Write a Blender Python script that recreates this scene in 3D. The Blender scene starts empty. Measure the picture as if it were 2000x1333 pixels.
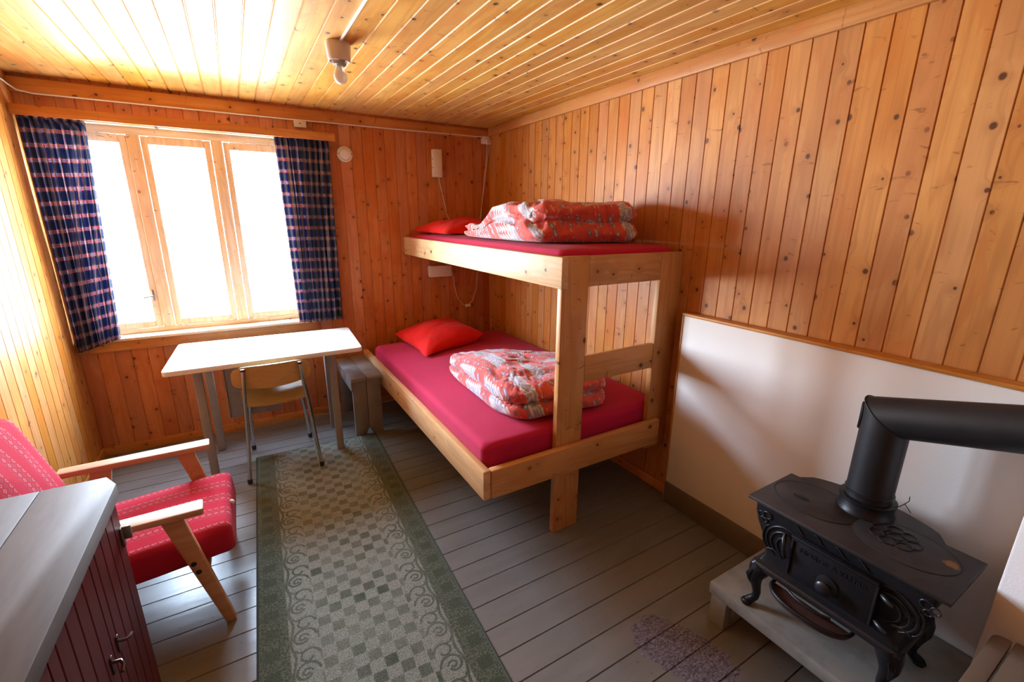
import bpy, bmesh, math, random
from mathutils import Vector, Matrix, noise
R = math.radians
PI = math.pi
S = bpy.context.scene
COL = S.collection

# ------------------------------------------------------------------ camera
cam_d = bpy.data.cameras.new('camera')
cam = bpy.data.objects.new('camera', cam_d)
COL.objects.link(cam)
cam_d.sensor_width = 36.0
cam_d.lens = 880.486 / 2000 * 36
cam_d.clip_start = 0.02
CAM = Vector((0, 0, 1.52))
_y, _p, _r = R(30.99945), R(15.4185), R(0.46307)
_f = Vector((math.sin(_y)*math.cos(_p), math.cos(_y)*math.cos(_p), -math.sin(_p)))
_rt = Vector((math.cos(_y), -math.sin(_y), 0))
_u = _rt.cross(_f)
_r2 = _rt*math.cos(_r) + _u*math.sin(_r)
_u2 = _u*math.cos(_r) - _rt*math.sin(_r)
mw = Matrix(((_r2.x, _u2.x, -_f.x, CAM.x), (_r2.y, _u2.y, -_f.y, CAM.y), (_r2.z, _u2.z, -_f.z, CAM.z), (0, 0, 0, 1)))
cam.matrix_world = mw
S.camera = cam

# ------------------------------------------------------------------ world: bright day outside
W = bpy.data.worlds.new('daylight')
S.world = W
W.use_nodes = True
wn = W.node_tree
wn.nodes.clear()
_tc = wn.nodes.new('ShaderNodeTexCoord')
_sx = wn.nodes.new('ShaderNodeSeparateXYZ')
_rm = wn.nodes.new('ShaderNodeValToRGB')
_mr = wn.nodes.new('ShaderNodeMapRange')
_bg = wn.nodes.new('ShaderNodeBackground')
_wo = wn.nodes.new('ShaderNodeOutputWorld')
wn.links.new(_tc.outputs['Generated'], _sx.inputs[0])
_mr.inputs['From Min'].default_value = -1
_mr.inputs['From Max'].default_value = 1
wn.links.new(_sx.outputs['Z'], _mr.inputs['Value'])
wn.links.new(_mr.outputs[0], _rm.inputs[0])
el = _rm.color_ramp.elements
el[0].position = 0.0; el[0].color = (0.55, 0.53, 0.48, 1)
el[1].position = 1.0; el[1].color = (1.0, 1.3, 2.0, 1)
for pos, c in ((0.20, (1.2, 1.2, 1.2, 1)), (0.36, (3.7, 3.75, 3.8, 1)), (0.47, (3.9, 3.95, 4.05, 1)), (0.53, (3.1, 3.5, 4.15, 1)), (0.66, (2.7, 3.2, 4.1, 1)), (0.84, (1.8, 2.3, 3.1, 1))):
    e = el.new(pos); e.color = c
wn.links.new(_rm.outputs[0], _bg.inputs[0])
_bg.inputs[1].default_value = 28.5
wn.links.new(_bg.outputs[0], _wo.inputs[0])

# window portal: only tells the renderer where the daylight comes in
pd = bpy.data.lights.new('window_portal', 'AREA')
pd.shape = 'RECTANGLE'; pd.size = 1.30; pd.size_y = 1.28
pd.cycles.is_portal = True
po = bpy.data.objects.new('window_portal', pd)
po.location = (-0.24, 3.79, 1.40); po.rotation_euler = (R(-90), 0, 0)
COL.objects.link(po)

S.view_settings.view_transform = 'Standard'
S.view_settings.look = 'None'
S.view_settings.gamma = 1.0
S.view_settings.use_curve_mapping = False
S.view_settings.exposure = 0.0
try:
    S.cycles.max_bounces = 14
    S.cycles.diffuse_bounces = 8
    S.cycles.transparent_max_bounces = 16
    S.cycles.use_denoising = True
    S.cycles.sample_clamp_indirect = 8.0
except Exception:
    pass

# ------------------------------------------------------------------ mesh helpers
class B:
    def __init__(s):
        s.bm = bmesh.new()
    def merge(s, t, M=None):
        me = bpy.data.meshes.new('tmp')
        t.to_mesh(me); t.free()
        if M is not None: me.transform(M)
        s.bm.from_mesh(me)
        bpy.data.meshes.remove(me)
        return s
    def box(s, x0, x1, y0, y1, z0, z1, bev=0.003, seg=2, M=None):
        t = bmesh.new()
        bmesh.ops.create_cube(t, size=1)
        bmesh.ops.scale(t, vec=(x1-x0, y1-y0, z1-z0), verts=t.verts)
        bmesh.ops.translate(t, vec=((x0+x1)/2, (y0+y1)/2, (z0+z1)/2), verts=t.verts)
        if bev > 0:
            bmesh.ops.bevel(t, geom=t.edges[:], offset=bev, segments=seg, profile=0.5, affect='EDGES')
        return s.merge(t, M)
    def prism(s, poly, a0, a1, f, bev=0.0, seg=2, M=None):
        """poly: list of 2-D points, f(u, v, a) -> xyz"""
        t = bmesh.new()
        lo = [t.verts.new(f(u, v, a0)) for u, v in poly]
        hi = [t.verts.new(f(u, v, a1)) for u, v in poly]
        n = len(poly)
        t.faces.new(lo); t.faces.new(hi[::-1])
        for i in range(n):
            t.faces.new((lo[i], hi[i], hi[(i+1) % n], lo[(i+1) % n]))
        bmesh.ops.recalc_face_normals(t, faces=t.faces)
        if bev > 0:
            es = [e for e in t.edges if e.calc_face_angle(0) > R(35)]
            bmesh.ops.bevel(t, geom=es, offset=bev, segments=seg, profile=0.5, affect='EDGES')
        return s.merge(t, M)
    def beam(s, p, q, w, h, up=(0, 0, 1), bev=0.004):
        """rectangular bar from p to q; w across, h along up"""
        p, q = Vector(p), Vector(q)
        d = (q-p); L = d.length; d.normalize()
        x = d.cross(Vector(up)).normalized(); z = x.cross(d)
        M = Matrix(((x.x, d.x, z.x, p.x), (x.y, d.y, z.y, p.y), (x.z, d.z, z.z, p.z), (0, 0, 0, 1)))
        return s.box(-w/2, w/2, 0, L, -h/2, h/2, bev, 2, M)
    def tube(s, pts, r, seg=10, closed=False):
        pts = [Vector(p) for p in pts]
        n = len(pts)
        rs = r if isinstance(r, (list, tuple)) else [r]*n
        t = bmesh.new()
        rings = []
        nrm = None
        for i, p in enumerate(pts):
            if closed: d = pts[(i+1) % n] - pts[i-1]
            else: d = pts[min(i+1, n-1)] - pts[max(i-1, 0)]
            d.normalize()
            if nrm is None:
                a = Vector((0, 0, 1)) if abs(d.z) < 0.9 else Vector((1, 0, 0))
                nrm = (a - d*a.dot(d)).normalized()
            else:
                nrm = (nrm - d*nrm.dot(d)).normalized()
            b = d.cross(nrm)
            rings.append([t.verts.new(p + (nrm*math.cos(2*PI*k/seg) + b*math.sin(2*PI*k/seg))*rs[i]) for k in range(seg)])
        for i in range(n if closed else n-1):
            A, C = rings[i], rings[(i+1) % n]
            for k in range(seg):
                t.faces.new((A[k], A[(k+1) % seg], C[(k+1) % seg], C[k]))
        if not closed:
            t.faces.new(rings[0][::-1]); t.faces.new(rings[-1])
        bmesh.ops.recalc_face_normals(t, faces=t.faces)
        return s.merge(t)
    def lathe(s, prof, c=(0, 0, 0), seg=32, M=None, sx=1, sy=1):
        t = bmesh.new()
        rings = []
        for r, z in prof:
            if r < 1e-6: rings.append([t.verts.new((c[0], c[1], c[2]+z))])
            else: rings.append([t.verts.new((c[0]+sx*r*math.cos(2*PI*k/seg), c[1]+sy*r*math.sin(2*PI*k/seg), c[2]+z)) for k in range(seg)])
        for A, C in zip(rings, rings[1:]):
            for k in range(seg):
                k2 = (k+1) % seg
                if len(A) == 1 and len(C) == 1: continue
                if len(A) == 1: t.faces.new((A[0], C[k], C[k2]))
                elif len(C) == 1: t.faces.new((A[k], A[k2], C[0]))
                else: t.faces.new((A[k], A[k2], C[k2], C[k]))
        if len(rings[0]) > 1: t.faces.new(rings[0][::-1])
        if len(rings[-1]) > 1: t.faces.new(rings[-1])
        bmesh.ops.recalc_face_normals(t, faces=t.faces)
        return s.merge(t, M)
    def rings(s, rr, cap=True):
        t = bmesh.new()
        V = [[t.verts.new(p) for p in ring] for ring in rr]
        n = len(rr[0])
        for A, C in zip(V, V[1:]):
            for k in range(n):
                t.faces.new((A[k], A[(k+1) % n], C[(k+1) % n], C[k]))
        if cap:
            t.faces.new(V[0][::-1]); t.faces.new(V[-1])
        bmesh.ops.recalc_face_normals(t, faces=t.faces)
        return s.merge(t)
    def sheet(s, P, thick=0.0, uv=None):
        """grid of points P[i][j]; thickened along normals; uv[i][j] kept in a UV map"""
        n, m = len(P), len(P[0])
        V3 = [[Vector(p) for p in row] for row in P]
        def nrm(i, j):
            a = V3[min(i+1, n-1)][j]-V3[max(i-1, 0)][j]
            c = V3[i][min(j+1, m-1)]-V3[i][max(j-1, 0)]
            q = a.cross(c)
            return q.normalized() if q.length > 1e-12 else Vector((0, 0, 0))
        NR = [[nrm(i, j) for j in range(m)] for i in range(n)]
        t = bmesh.new()
        uvl = t.loops.layers.uv.new('UVMap') if uv else None
        L = []
        for sg in (1, -1):
            L.append([[t.verts.new(V3[i][j]+NR[i][j]*(sg*thick/2)) for j in range(m)] for i in range(n)])
        def face(q):
            try: f = t.faces.new([L[a][i][j] for a, i, j in q])
            except ValueError: return
            if uv:
                for l, (a, i, j) in zip(f.loops, q): l[uvl].uv = uv[i][j]
        for i in range(n-1):
            for j in range(m-1):
                face(((0, i, j), (0, i, j+1), (0, i+1, j+1), (0, i+1, j)))
                face(((1, i, j), (1, i+1, j), (1, i+1, j+1), (1, i, j+1)))
        for i in range(n-1):
            face(((0, i, 0), (0, i+1, 0), (1, i+1, 0), (1, i, 0)))
            face(((0, i, m-1), (1, i, m-1), (1, i+1, m-1), (0, i+1, m-1)))
        for j in range(m-1):
            face(((0, 0, j), (1, 0, j), (1, 0, j+1), (0, 0, j+1)))
            face(((0, n-1, j), (0, n-1, j+1), (1, n-1, j+1), (1, n-1, j)))
        bmesh.ops.recalc_face_normals(t, faces=t.faces)
        return s.merge(t)

def finish(name, b, mat, parent=None, smooth=40, loc=None):
    """link a B as one mesh object. geometry is given in room coordinates; the object's origin is its root's origin"""
    me = bpy.data.meshes.new(name)
    b.bm.to_mesh(me); b.bm.free()
    if parent is not None:
        me.transform(Matrix.Translation(-Vector(parent['_o'])))
    elif loc is not None:
        me.transform(Matrix.Translation(-Vector(loc)))
    if smooth:
        for p in me.polygons: p.use_smooth = True
        me.set_sharp_from_angle(angle=R(smooth))
    me.materials.append(mat)
    o = bpy.data.objects.new(name, me)
    COL.objects.link(o)
    if parent is not None:
        o.parent = parent; o['_o'] = parent['_o']
    elif loc is not None:
        o.location = loc; o['_o'] = tuple(loc)
    else:
        o['_o'] = (0, 0, 0)
    return o

def tag(o, label, cat, group=None):
    o['label'] = label; o['category'] = cat
    if group: o['group'] = group
    return o
def thing(name, label, cat, loc, rotz=0, group=None):
    o = bpy.data.objects.new(name, None)
    o.empty_display_size = 0.05
    COL.objects.link(o); o.location = loc; o.rotation_euler = (0, 0, rotz); o['_o'] = tuple(loc)
    return tag(o, label, cat, group)
def struct(name, b, mat, smooth=40):
    o = finish(name, b, mat, None, smooth); o['kind'] = 'structure'
    return o

# ------------------------------------------------------------------ node helpers
class NT:
    def __init__(s, name):
        s.m = bpy.data.materials.new(name); s.m.use_nodes = True
        s.t = s.m.node_tree; s.t.nodes.clear()
    def n(s, ty, **kw):
        nd = s.t.nodes.new('ShaderNode'+ty)
        for k, v in kw.items(): setattr(nd, k, v)
        return nd
    def put(s, sock, v):
        if isinstance(v, bpy.types.NodeSocket): s.t.links.new(v, sock)
        elif v is not None: sock.default_value = v
    def math(s, op, a, b=None, c=None, clamp=False):
        nd = s.n('Math', operation=op, use_clamp=clamp)
        s.put(nd.inputs[0], a)
        if b is not None: s.put(nd.inputs[1], b)
        if c is not None: s.put(nd.inputs[2], c)
        return nd.outputs[0]
    def add(s, a, b): return s.math('ADD', a, b)
    def sub(s, a, b): return s.math('SUBTRACT', a, b)
    def mul(s, a, b): return s.math('MULTIPLY', a, b)
    def mix(s, f, a, b, blend='MIX'):
        nd = s.n('Mix', data_type='RGBA', blend_type=blend)
        s.put(nd.inputs[0], f)
        s.put(nd.inputs[6], a if isinstance(a, bpy.types.NodeSocket) else (*a, 1))
        s.put(nd.inputs[7], b if isinstance(b, bpy.types.NodeSocket) else (*b, 1))
        return nd.outputs[2]
    def obj(s): return s.n('TexCoord').outputs['Object']
    def uv(s): return s.n('TexCoord').outputs['UV']
    def sep(s, v):
        nd = s.n('SeparateXYZ'); s.put(nd.inputs[0], v); return nd.outputs
    def com(s, x, y, z=0.0):
        nd = s.n('CombineXYZ')
        for i, v in enumerate((x, y, z)): s.put(nd.inputs[i], v)
        return nd.outputs[0]
    def noise(s, v, scale=1.0, detail=2.0, rough=0.5, dist=0.0):
        nd = s.n('TexNoise'); s.put(nd.inputs['Vector'], v)
        nd.inputs['Scale'].default_value = scale; nd.inputs['Detail'].default_value = detail
        nd.inputs['Roughness'].default_value = rough; nd.inputs['Distortion'].default_value = dist
        return nd.outputs[0]
    def vor(s, v, scale=1.0, rnd=1.0, dims='3D'):
        nd = s.n('TexVoronoi', voronoi_dimensions=dims); s.put(nd.inputs['Vector'], v)
        nd.inputs['Scale'].default_value = scale; nd.inputs['Randomness'].default_value = rnd
        return nd
    def wn1(s, v):
        nd = s.n('TexWhiteNoise', noise_dimensions='1D'); s.put(nd.inputs['W'], v); return nd.outputs[0]
    def ss(s, x, a, b, lo=0.0, hi=1.0):
        nd = s.n('MapRange', interpolation_type='SMOOTHSTEP')
        s.put(nd.inputs[0], x)
        for i, v in enumerate((a, b, lo, hi)): s.put(nd.inputs[i+1], v)
        return nd.outputs[0]
    def bump(s, h, strength=0.3, dist=0.01):
        nd = s.n('Bump'); s.put(nd.inputs['Height'], h)
        nd.inputs['Strength'].default_value = strength; nd.inputs['Distance'].default_value = dist
        return nd.outputs[0]
    def out(s, color, rough=0.5, normal=None, metal=0.0, spec=0.5, coat=0.0, sheen=0.0, trans=0.0):
        b = s.n('BsdfPrincipled')
        s.put(b.inputs['Base Color'], color if isinstance(color, bpy.types.NodeSocket) else (*color, 1))
        s.put(b.inputs['Roughness'], rough); s.put(b.inputs['Metallic'], metal)
        s.put(b.inputs['Specular IOR Level'], spec); s.put(b.inputs['Coat Weight'], coat)
        s.put(b.inputs['Sheen Weight'], sheen)
        s.put(b.inputs['Transmission Weight'], trans)
        if normal is not None: s.put(b.inputs['Normal'], normal)
        o = s.n('OutputMaterial'); s.t.links.new(b.outputs[0], o.inputs[0])
        s.b = b; s.o = o
        return s.m

def pine(name, u, v, pitch=0.0, off=0.0, light=(0.625, 0.290, 0.080), mid=(0.515, 0.198, 0.043), dark=(0.17, 0.050, 0.012),
         rough=0.42, knot=1.0, kscale=9.0, var=0.13):
    """varnished pine; u = axis across the board, v = axis along the grain"""
    N = NT(name)
    c = N.sep(N.obj())
    w = 3-u-v
    U, V, Wc = c[u], c[v], c[w]
    info = N.n('ObjectInfo').outputs['Random']
    if pitch:
        ident = N.math('FLOOR', N.math('DIVIDE', N.sub(U, off), pitch))
        rnd = N.wn1(ident)
        rnd2 = N.wn1(N.add(ident, 37.7))
    else:
        rnd = info; rnd2 = N.wn1(N.mul(info, 91.0))
    vv = N.add(V, N.mul(rnd, 11.3))
    uu = N.add(U, N.mul(rnd2, 3.7))
    kv = N.com(uu, N.mul(vv, 0.85), 0.0)
    k = N.vor(kv, kscale, 1.0, '2D')
    kd = k.outputs['Distance']
    kr = N.sep(k.outputs['Color'])
    present = N.math('LESS_THAN', kr[0], 0.70*knot)
    rad = N.add(0.03, N.mul(kr[1], 0.075))
    kk = N.mul(N.ss(N.math('DIVIDE', kd, rad), 1.15, 0.6), present)
    halo = N.mul(N.ss(kd, 0.33, 0.03), present)
    warp = N.mul(halo, 0.25)
    g = N.noise(N.com(N.add(N.mul(uu, 11.0), warp), N.mul(vv, 0.75), N.mul(Wc, 11.0)), 1.0, 3.0, 0.5, 0.4)
    rings = N.math('PINGPONG', N.mul(g, 7.0), 0.5)
    rings = N.ss(rings, 0.1, 0.5)
    fine = N.noise(N.com(N.mul(uu, 160.0), N.mul(vv, 3.0), N.mul(Wc, 160.0)), 1.0, 2.0, 0.6)
    big = N.noise(N.com(N.mul(uu, 2.2), N.mul(vv, 1.6), N.mul(Wc, 2.2)), 1.0, 2.0, 0.5)
    col = N.mix(N.ss(big, 0.3, 0.7), light, mid)
    col = N.mix(N.mul(rings, 0.32), col, tuple(0.45*m+0.55*d for m, d in zip(mid, dark)))
    col = N.mix(N.mul(fine, 0.22), col, dark)
    col = N.mix(N.mul(halo, 0.42), col, tuple(0.5*m+0.5*d for m, d in zip(mid, dark)))
    col = N.mix(N.mul(kk, 0.95), col, tuple(0.45*d for d in dark))
    bl = N.noise(N.com(N.mul(uu, 7.0), N.mul(vv, 2.6), N.mul(Wc, 7.0)), 1.0, 3.0, 0.55, 0.8)
    col = N.mix(N.mul(N.ss(bl, 0.54, 0.60), 0.40), col, tuple(m*f for m, f in zip(mid, (0.92, 0.72, 0.55))))
    col = N.mix(N.mul(N.ss(bl, 0.40, 0.34), 0.25), col, tuple(min(1, l*f) for l, f in zip(light, (1.05, 1.12, 1.25))))
    # dark cross flecks (branch cuts lying in the board)
    fl = N.noise(N.com(N.mul(uu, 13.0), N.mul(vv, 36.0), N.mul(Wc, 13.0)), 1.0, 2.5, 0.55, 0.9)
    col = N.mix(N.mul(N.ss(fl, 0.655, 0.75), 0.6), col, dark)
    tone = N.add(1.0-var*0.6, N.mul(rnd, var))
    hue = N.n('HueSaturation'); N.put(hue.inputs['Color'], col); N.put(hue.inputs['Value'], tone)
    N.put(hue.inputs['Saturation'], N.add(0.94, N.mul(rnd2, 0.12)))
    rg = N.add(rough-0.05, N.mul(fine, 0.14))
    return N.out(hue.outputs[0], rg, N.bump(fine, 0.05, 0.004), spec=0.32)

# ------------------------------------------------------------------ materials
PB = 0.0812
M = {}
M['wall_back'] = pine('pine_panelling_back', 0, 2, PB, -0.827, light=(0.58, 0.225, 0.080), mid=(0.48, 0.152, 0.048), knot=1.0, kscale=9.5)
M['wall_side'] = pine('pine_panelling_side', 1, 2, 0.0835, 0.559, knot=0.95, kscale=9.0)
M['ceiling'] = pine('pine_ceiling', 0, 1, 0.0888, 0.307, light=(0.74, 0.42, 0.105), mid=(0.62, 0.285, 0.052), knot=1.05, kscale=8.5)
M['trim_x'] = pine('pine_trim_x', 2, 0, knot=0.5)
M['trim_y'] = pine('pine_trim_y', 2, 1, knot=0.5)
M['beam_y'] = pine('pine_beam_lengthwise', 2, 1, light=(0.78, 0.55, 0.30), mid=(0.68, 0.43, 0.20), knot=0.5, kscale=8)  # paler than the other beams: direct window light on the side rails painted in
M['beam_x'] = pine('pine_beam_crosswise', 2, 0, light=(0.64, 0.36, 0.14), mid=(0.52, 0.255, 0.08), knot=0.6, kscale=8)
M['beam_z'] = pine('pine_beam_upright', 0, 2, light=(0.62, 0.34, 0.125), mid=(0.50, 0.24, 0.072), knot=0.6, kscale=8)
M['win_z'] = pine('pine_window_upright', 0, 2, light=(0.90, 0.76, 0.54), mid=(0.86, 0.68, 0.42), knot=0.3)  # lightened pine: lens glare around the bright window is put into the colour
M['win_x'] = pine('pine_window_crosswise', 2, 0, light=(0.90, 0.76, 0.54), mid=(0.86, 0.68, 0.42), knot=0.3)  # same glare-paled colour as the window uprights
M['arm'] = pine('oiled_beech', 1, 0, light=(0.56, 0.33, 0.17), mid=(0.48, 0.26, 0.12), dark=(0.18, 0.08, 0.03), knot=0.0)

def m_floor():
    N = NT('grey_floor_paint')
    o = N.obj(); c = N.sep(o)
    ident = N.math('FLOOR', N.math('DIVIDE', N.sub(c[1], 1.094), 0.1145))
    rnd = N.wn1(ident)
    n1 = N.noise(N.com(N.mul(c[0], 2.5), N.mul(c[1], 14.0), 0.0), 1.0, 4.0, 0.6)
    n2 = N.noise(o, 60.0, 3.0, 0.6)
    col = N.mix(N.ss(n1, 0.3, 0.75), (0.168, 0.171, 0.162), (0.135, 0.138, 0.131))
    col = N.mix(N.mul(rnd, 0.22), col, (0.125, 0.127, 0.124))
    # paint worn through to bare grey wood in front of the stove stand
    dx = N.sub(c[0], 1.20); dy = N.sub(c[1], 0.775)
    rx = N.sub(N.mul(dx, 0.94), N.mul(dy, -0.34)); ry = N.add(N.mul(dx, -0.34), N.mul(dy, 0.94))
    d = N.math('SQRT', N.add(N.math('POWER', N.math('DIVIDE', N.math('ABSOLUTE', rx), 0.098), 2.6), N.math('POWER', N.math('DIVIDE', N.math('ABSOLUTE', ry), 0.165), 2.6)))
    d = N.add(d, N.mul(N.sub(N.noise(o, 22.0, 5.0, 0.72), 0.5), 1.6))
    patch = N.ss(d, 1.14, 1.07)
    pn = N.noise(N.com(N.mul(c[0], 75.0), N.mul(c[1], 130.0), 0.0), 1.0, 4.0, 0.75, 1.0)
    pc = N.mix(N.ss(pn, 0.36, 0.62), (0.235, 0.230, 0.300), (0.050, 0.048, 0.075))
    col = N.mix(patch, col, pc)
    rough = N.add(N.add(0.22, N.mul(n2, 0.16)), N.mul(patch, 0.4))
    h = N.add(N.mul(n1, 0.7), N.mul(N.noise(N.com(N.mul(c[0], 5.0), N.mul(c[1], 30.0), 0.0), 1.0, 3.0), 0.6))
    return N.out(col, rough, N.bump(h, 0.14, 0.01), spec=0.5)
M['floor'] = m_floor()

def plain(name, col, rough=0.5, noise_amt=0.12, scale=30.0, bump=0.05, metal=0.0, spec=0.5, sheen=0.0, coat=0.0, stretch=(1, 1, 1), dark=None):
    N = NT(name)
    c = N.sep(N.obj())
    v = N.com(N.mul(c[0], stretch[0]), N.mul(c[1], stretch[1]), N.mul(c[2], stretch[2]))
    n = N.noise(v, scale, 4.0, 0.6)
    dk = dark or tuple(x*0.55 for x in col)
    cc = N.mix(N.mul(N.ss(n, 0.35, 0.75), noise_amt*2), col, dk)
    return N.out(cc, rough, N.bump(n, bump, 0.004) if bump else None, metal=metal, spec=spec, sheen=sheen, coat=coat)

def m_plaster(name, col, dirt):
    N = NT(name)
    o = N.obj(); c = N.sep(o)
    n = N.noise(o, 220.0, 3.0, 0.6); b = N.noise(o, 3.0, 3.0, 0.6)
    cc = N.mix(N.mul(N.ss(b, 0.4, 0.75), dirt), col, tuple(x*0.8 for x in col))
    sp = N.vor(o, 28.0)
    spr = N.sep(sp.outputs['Color'])
    spot = N.mul(N.ss(sp.outputs['Distance'], 0.09, 0.05), N.math('GREATER_THAN', spr[0], 0.965))
    cc = N.mix(N.mul(spot, 0.6), cc, (0.1, 0.08, 0.07))
    return N.out(cc, 0.65, N.bump(N.add(n, N.mul(b, 1.2)), 0.16, 0.004), spec=0.3)
M['panel'] = m_plaster('white_fire_board', (0.77, 0.76, 0.74), 0.18)
M['plaster'] = m_plaster('white_limewash', (0.80, 0.80, 0.80), 0.15)
M['skirting'] = plain('brown_grey_skirting', (0.135, 0.115, 0.085), 0.5, 0.15, 12.0)
M['table'] = plain('pale_grey_table_paint', (0.70, 0.74, 0.74), 0.33, 0.10, 8.0, 0.06, stretch=(1, 8, 1))
M['table_leg'] = plain('grey_leg_paint', (0.27, 0.27, 0.265), 0.5, 0.15, 25.0)
M['bench'] = plain('grey_bench_paint', (0.26, 0.245, 0.235), 0.45, 0.2, 14.0)
M['worktop'] = plain('grey_worktop_paint', (0.110, 0.100, 0.094), 0.58, 0.22, 7.0, 0.10, spec=0.28, stretch=(5, 1, 1))
M['cab_red'] = plain('dark_red_cabinet_paint', (0.088, 0.010, 0.011), 0.42, 0.25, 9.0, 0.06, spec=0.28, stretch=(1, 4, .5))
M['iron'] = plain('black_cast_iron', (0.012, 0.012, 0.015), 0.40, 0.3, 40.0, 0.12, metal=0.3, spec=0.4)
M['iron_light'] = plain('worn_cast_iron', (0.026, 0.026, 0.031), 0.33, 0.3, 60.0, 0.1, metal=0.5)
M['groove'] = plain('dark_groove', (0.006, 0.006, 0.006), 0.8, 0.1)
def m_plate():
    N = NT('brown_black_cast_plate')
    o = N.obj(); c = N.sep(o)
    n = N.noise(o, 9.0, 5.0, 0.65, 0.4)
    col = N.mix(N.ss(n, 0.35, 0.7), (0.036, 0.030, 0.029), (0.020, 0.017, 0.018))
    dx = N.sub(c[0], 1.582-1.55); dy = N.sub(c[1], 0.262-0.48)
    d = N.math('SQRT', N.add(N.mul(dx, dx), N.mul(dy, dy)))
    d = N.add(d, N.mul(N.sub(N.noise(o, 70.0, 3.0, 0.6), 0.5), 0.03))
    col = N.mix(N.ss(d, 0.022, 0.010), col, (0.26, 0.115, 0.035))
    return N.out(col, N.add(0.42, N.mul(n, 0.2)), N.bump(n, 0.08, 0.004), metal=0.25)
M['plate'] = m_plate()
M['rust'] = plain('rusty_tray', (0.060, 0.026, 0.020), 0.6, 0.35, 22.0, 0.12, metal=0.2)
M['pipe'] = plain('matt_black_pipe', (0.016, 0.016, 0.019), 0.50, 0.3, 14.0, 0.06, metal=0.3)
M['stand'] = plain('worn_grey_stand_paint', (0.25, 0.265, 0.25), 0.5, 0.28, 16.0, 0.12)
M['brown'] = plain('brown_paint', (0.125, 0.085, 0.055), 0.5, 0.12, 30.0, 0.05)
M['white_plastic'] = plain('ivory_plastic', (0.72, 0.68, 0.62), 0.4, 0.05, 10.0, 0.0)
M['porcelain'] = plain('porcelain', (0.62, 0.54, 0.50), 0.25, 0.05, 8.0, 0.0)
M['chrome'] = plain('chrome_tube', (0.62, 0.61, 0.60), 0.16, 0.1, 60.0, 0.0, metal=1.0)
M['rubber'] = plain('black_rubber', (0.015, 0.015, 0.015), 0.6, 0.05)
M['ply'] = plain('mustard_plywood', (0.46, 0.30, 0.095), 0.36, 0.18, 14.0, 0.04, stretch=(1, 6, 6))
M['steel'] = plain('dull_steel', (0.30, 0.28, 0.26), 0.4, 0.2, 40.0, 0.0, metal=0.9)
M['dark_metal'] = plain('dark_metal', (0.05, 0.045, 0.045), 0.35, 0.2, 40.0, 0.0, metal=0.8)
M['handle'] = plain('dark_painted_handle', (0.05, 0.016, 0.016), 0.25, 0.1)

def m_cloth(name, col, weave=900.0, sheen=0.35, rough=0.85, wr=0.25):
    N = NT(name)
    o = N.obj()
    n = N.noise(o, weave, 2.0, 0.5); b = N.noise(o, 7.0, 3.0, 0.55, 0.6)
    cc = N.mix(N.mul(N.ss(b, 0.35, 0.75), 0.12), col, tuple(x*0.6 for x in col))
    return N.out(cc, rough, N.bump(N.add(N.mul(n, 0.25), N.mul(b, 2.0)), wr, 0.006), spec=0.2, sheen=sheen)
M['sheet'] = m_cloth('crimson_bed_sheet', (0.43, 0.008, 0.060), sheen=0.06)
M['pillow'] = m_cloth('red_pillow_case', (0.68, 0.012, 0.010), sheen=0.05)

def m_duvet():
    N = NT('patterned_duvet_cover')
    c = N.sep(N.uv())
    U, V = c[0], c[1]
    cellp = 0.155
    # lacy lilac-grey bands with scalloped edges
    t = N.sub(N.math('FRACT', N.math('DIVIDE', U, cellp)), 0.5)
    at = N.mul(N.math('ABSOLUTE', t), cellp)
    sc = N.math('ABSOLUTE', N.math('SINE', N.mul(V, PI/0.026)))
    edge = N.add(0.026, N.mul(sc, 0.011))
    band = N.ss(N.sub(at, edge), 0.002, -0.002)
    # interrupted along the band: motif, gap, motif
    gap = N.ss(N.math('SINE', N.add(N.mul(V, 2*PI/0.31), N.mul(N.math('FLOOR', N.math('DIVIDE', U, cellp)), 2.1))), -0.55, -0.35)
    band = N.mul(band, gap)
    pat = N.noise(N.com(N.mul(U, 1.0), N.mul(V, 1.0), 0.0), 95.0, 3.0, 0.6)
    lil = N.mix(N.ss(pat, 0.44, 0.56), (0.26, 0.26, 0.35), (0.52, 0.48, 0.53))
    lx = N.sub(N.math('FRACT', N.math('DIVIDE', V, 0.026)), 0.5)
    rr = N.math('SQRT', N.add(N.math('POWER', N.mul(lx, 0.026), 2.0), N.math('POWER', N.sub(at, N.sub(edge, 0.006)), 2.0)))
    ring = N.ss(N.math('ABSOLUTE', N.sub(rr, 0.006)), 0.0022, 0.0008)
    lil = N.mix(ring, lil, (0.66, 0.60, 0.52))
    # red ground with small blue-grey blossoms
    n = N.noise(N.com(U, V, 0.0), 30.0, 3.0, 0.6)
    red = N.mix(N.ss(n, 0.4, 0.7), (0.56, 0.085, 0.068), (0.46, 0.055, 0.055))
    vo = N.vor(N.com(U, V, 0.0), 19.0, 0.55, '2D')
    d = vo.outputs['Distance']
    fl = N.mul(N.ss(d, 0.25, 0.20), 1.0)
    red = N.mix(fl, red, (0.19, 0.16, 0.24))
    red = N.mix(N.ss(d, 0.12, 0.08), red, (0.50, 0.42, 0.48))
    vo2 = N.vor(N.com(N.add(U, 0.31), V, 0.0), 34.0, 0.8, '2D')
    red = N.mix(N.ss(vo2.outputs['Distance'], 0.14, 0.09), red, (0.60, 0.38, 0.34))
    col = N.mix(band, red, lil)
    o = N.obj()
    w = N.noise(o, 26.0, 3.0, 0.6, 1.0)
    return N.out(col, 0.8, N.bump(w, 0.35, 0.012), spec=0.2, sheen=0.25)
M['duvet'] = m_duvet()

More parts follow.
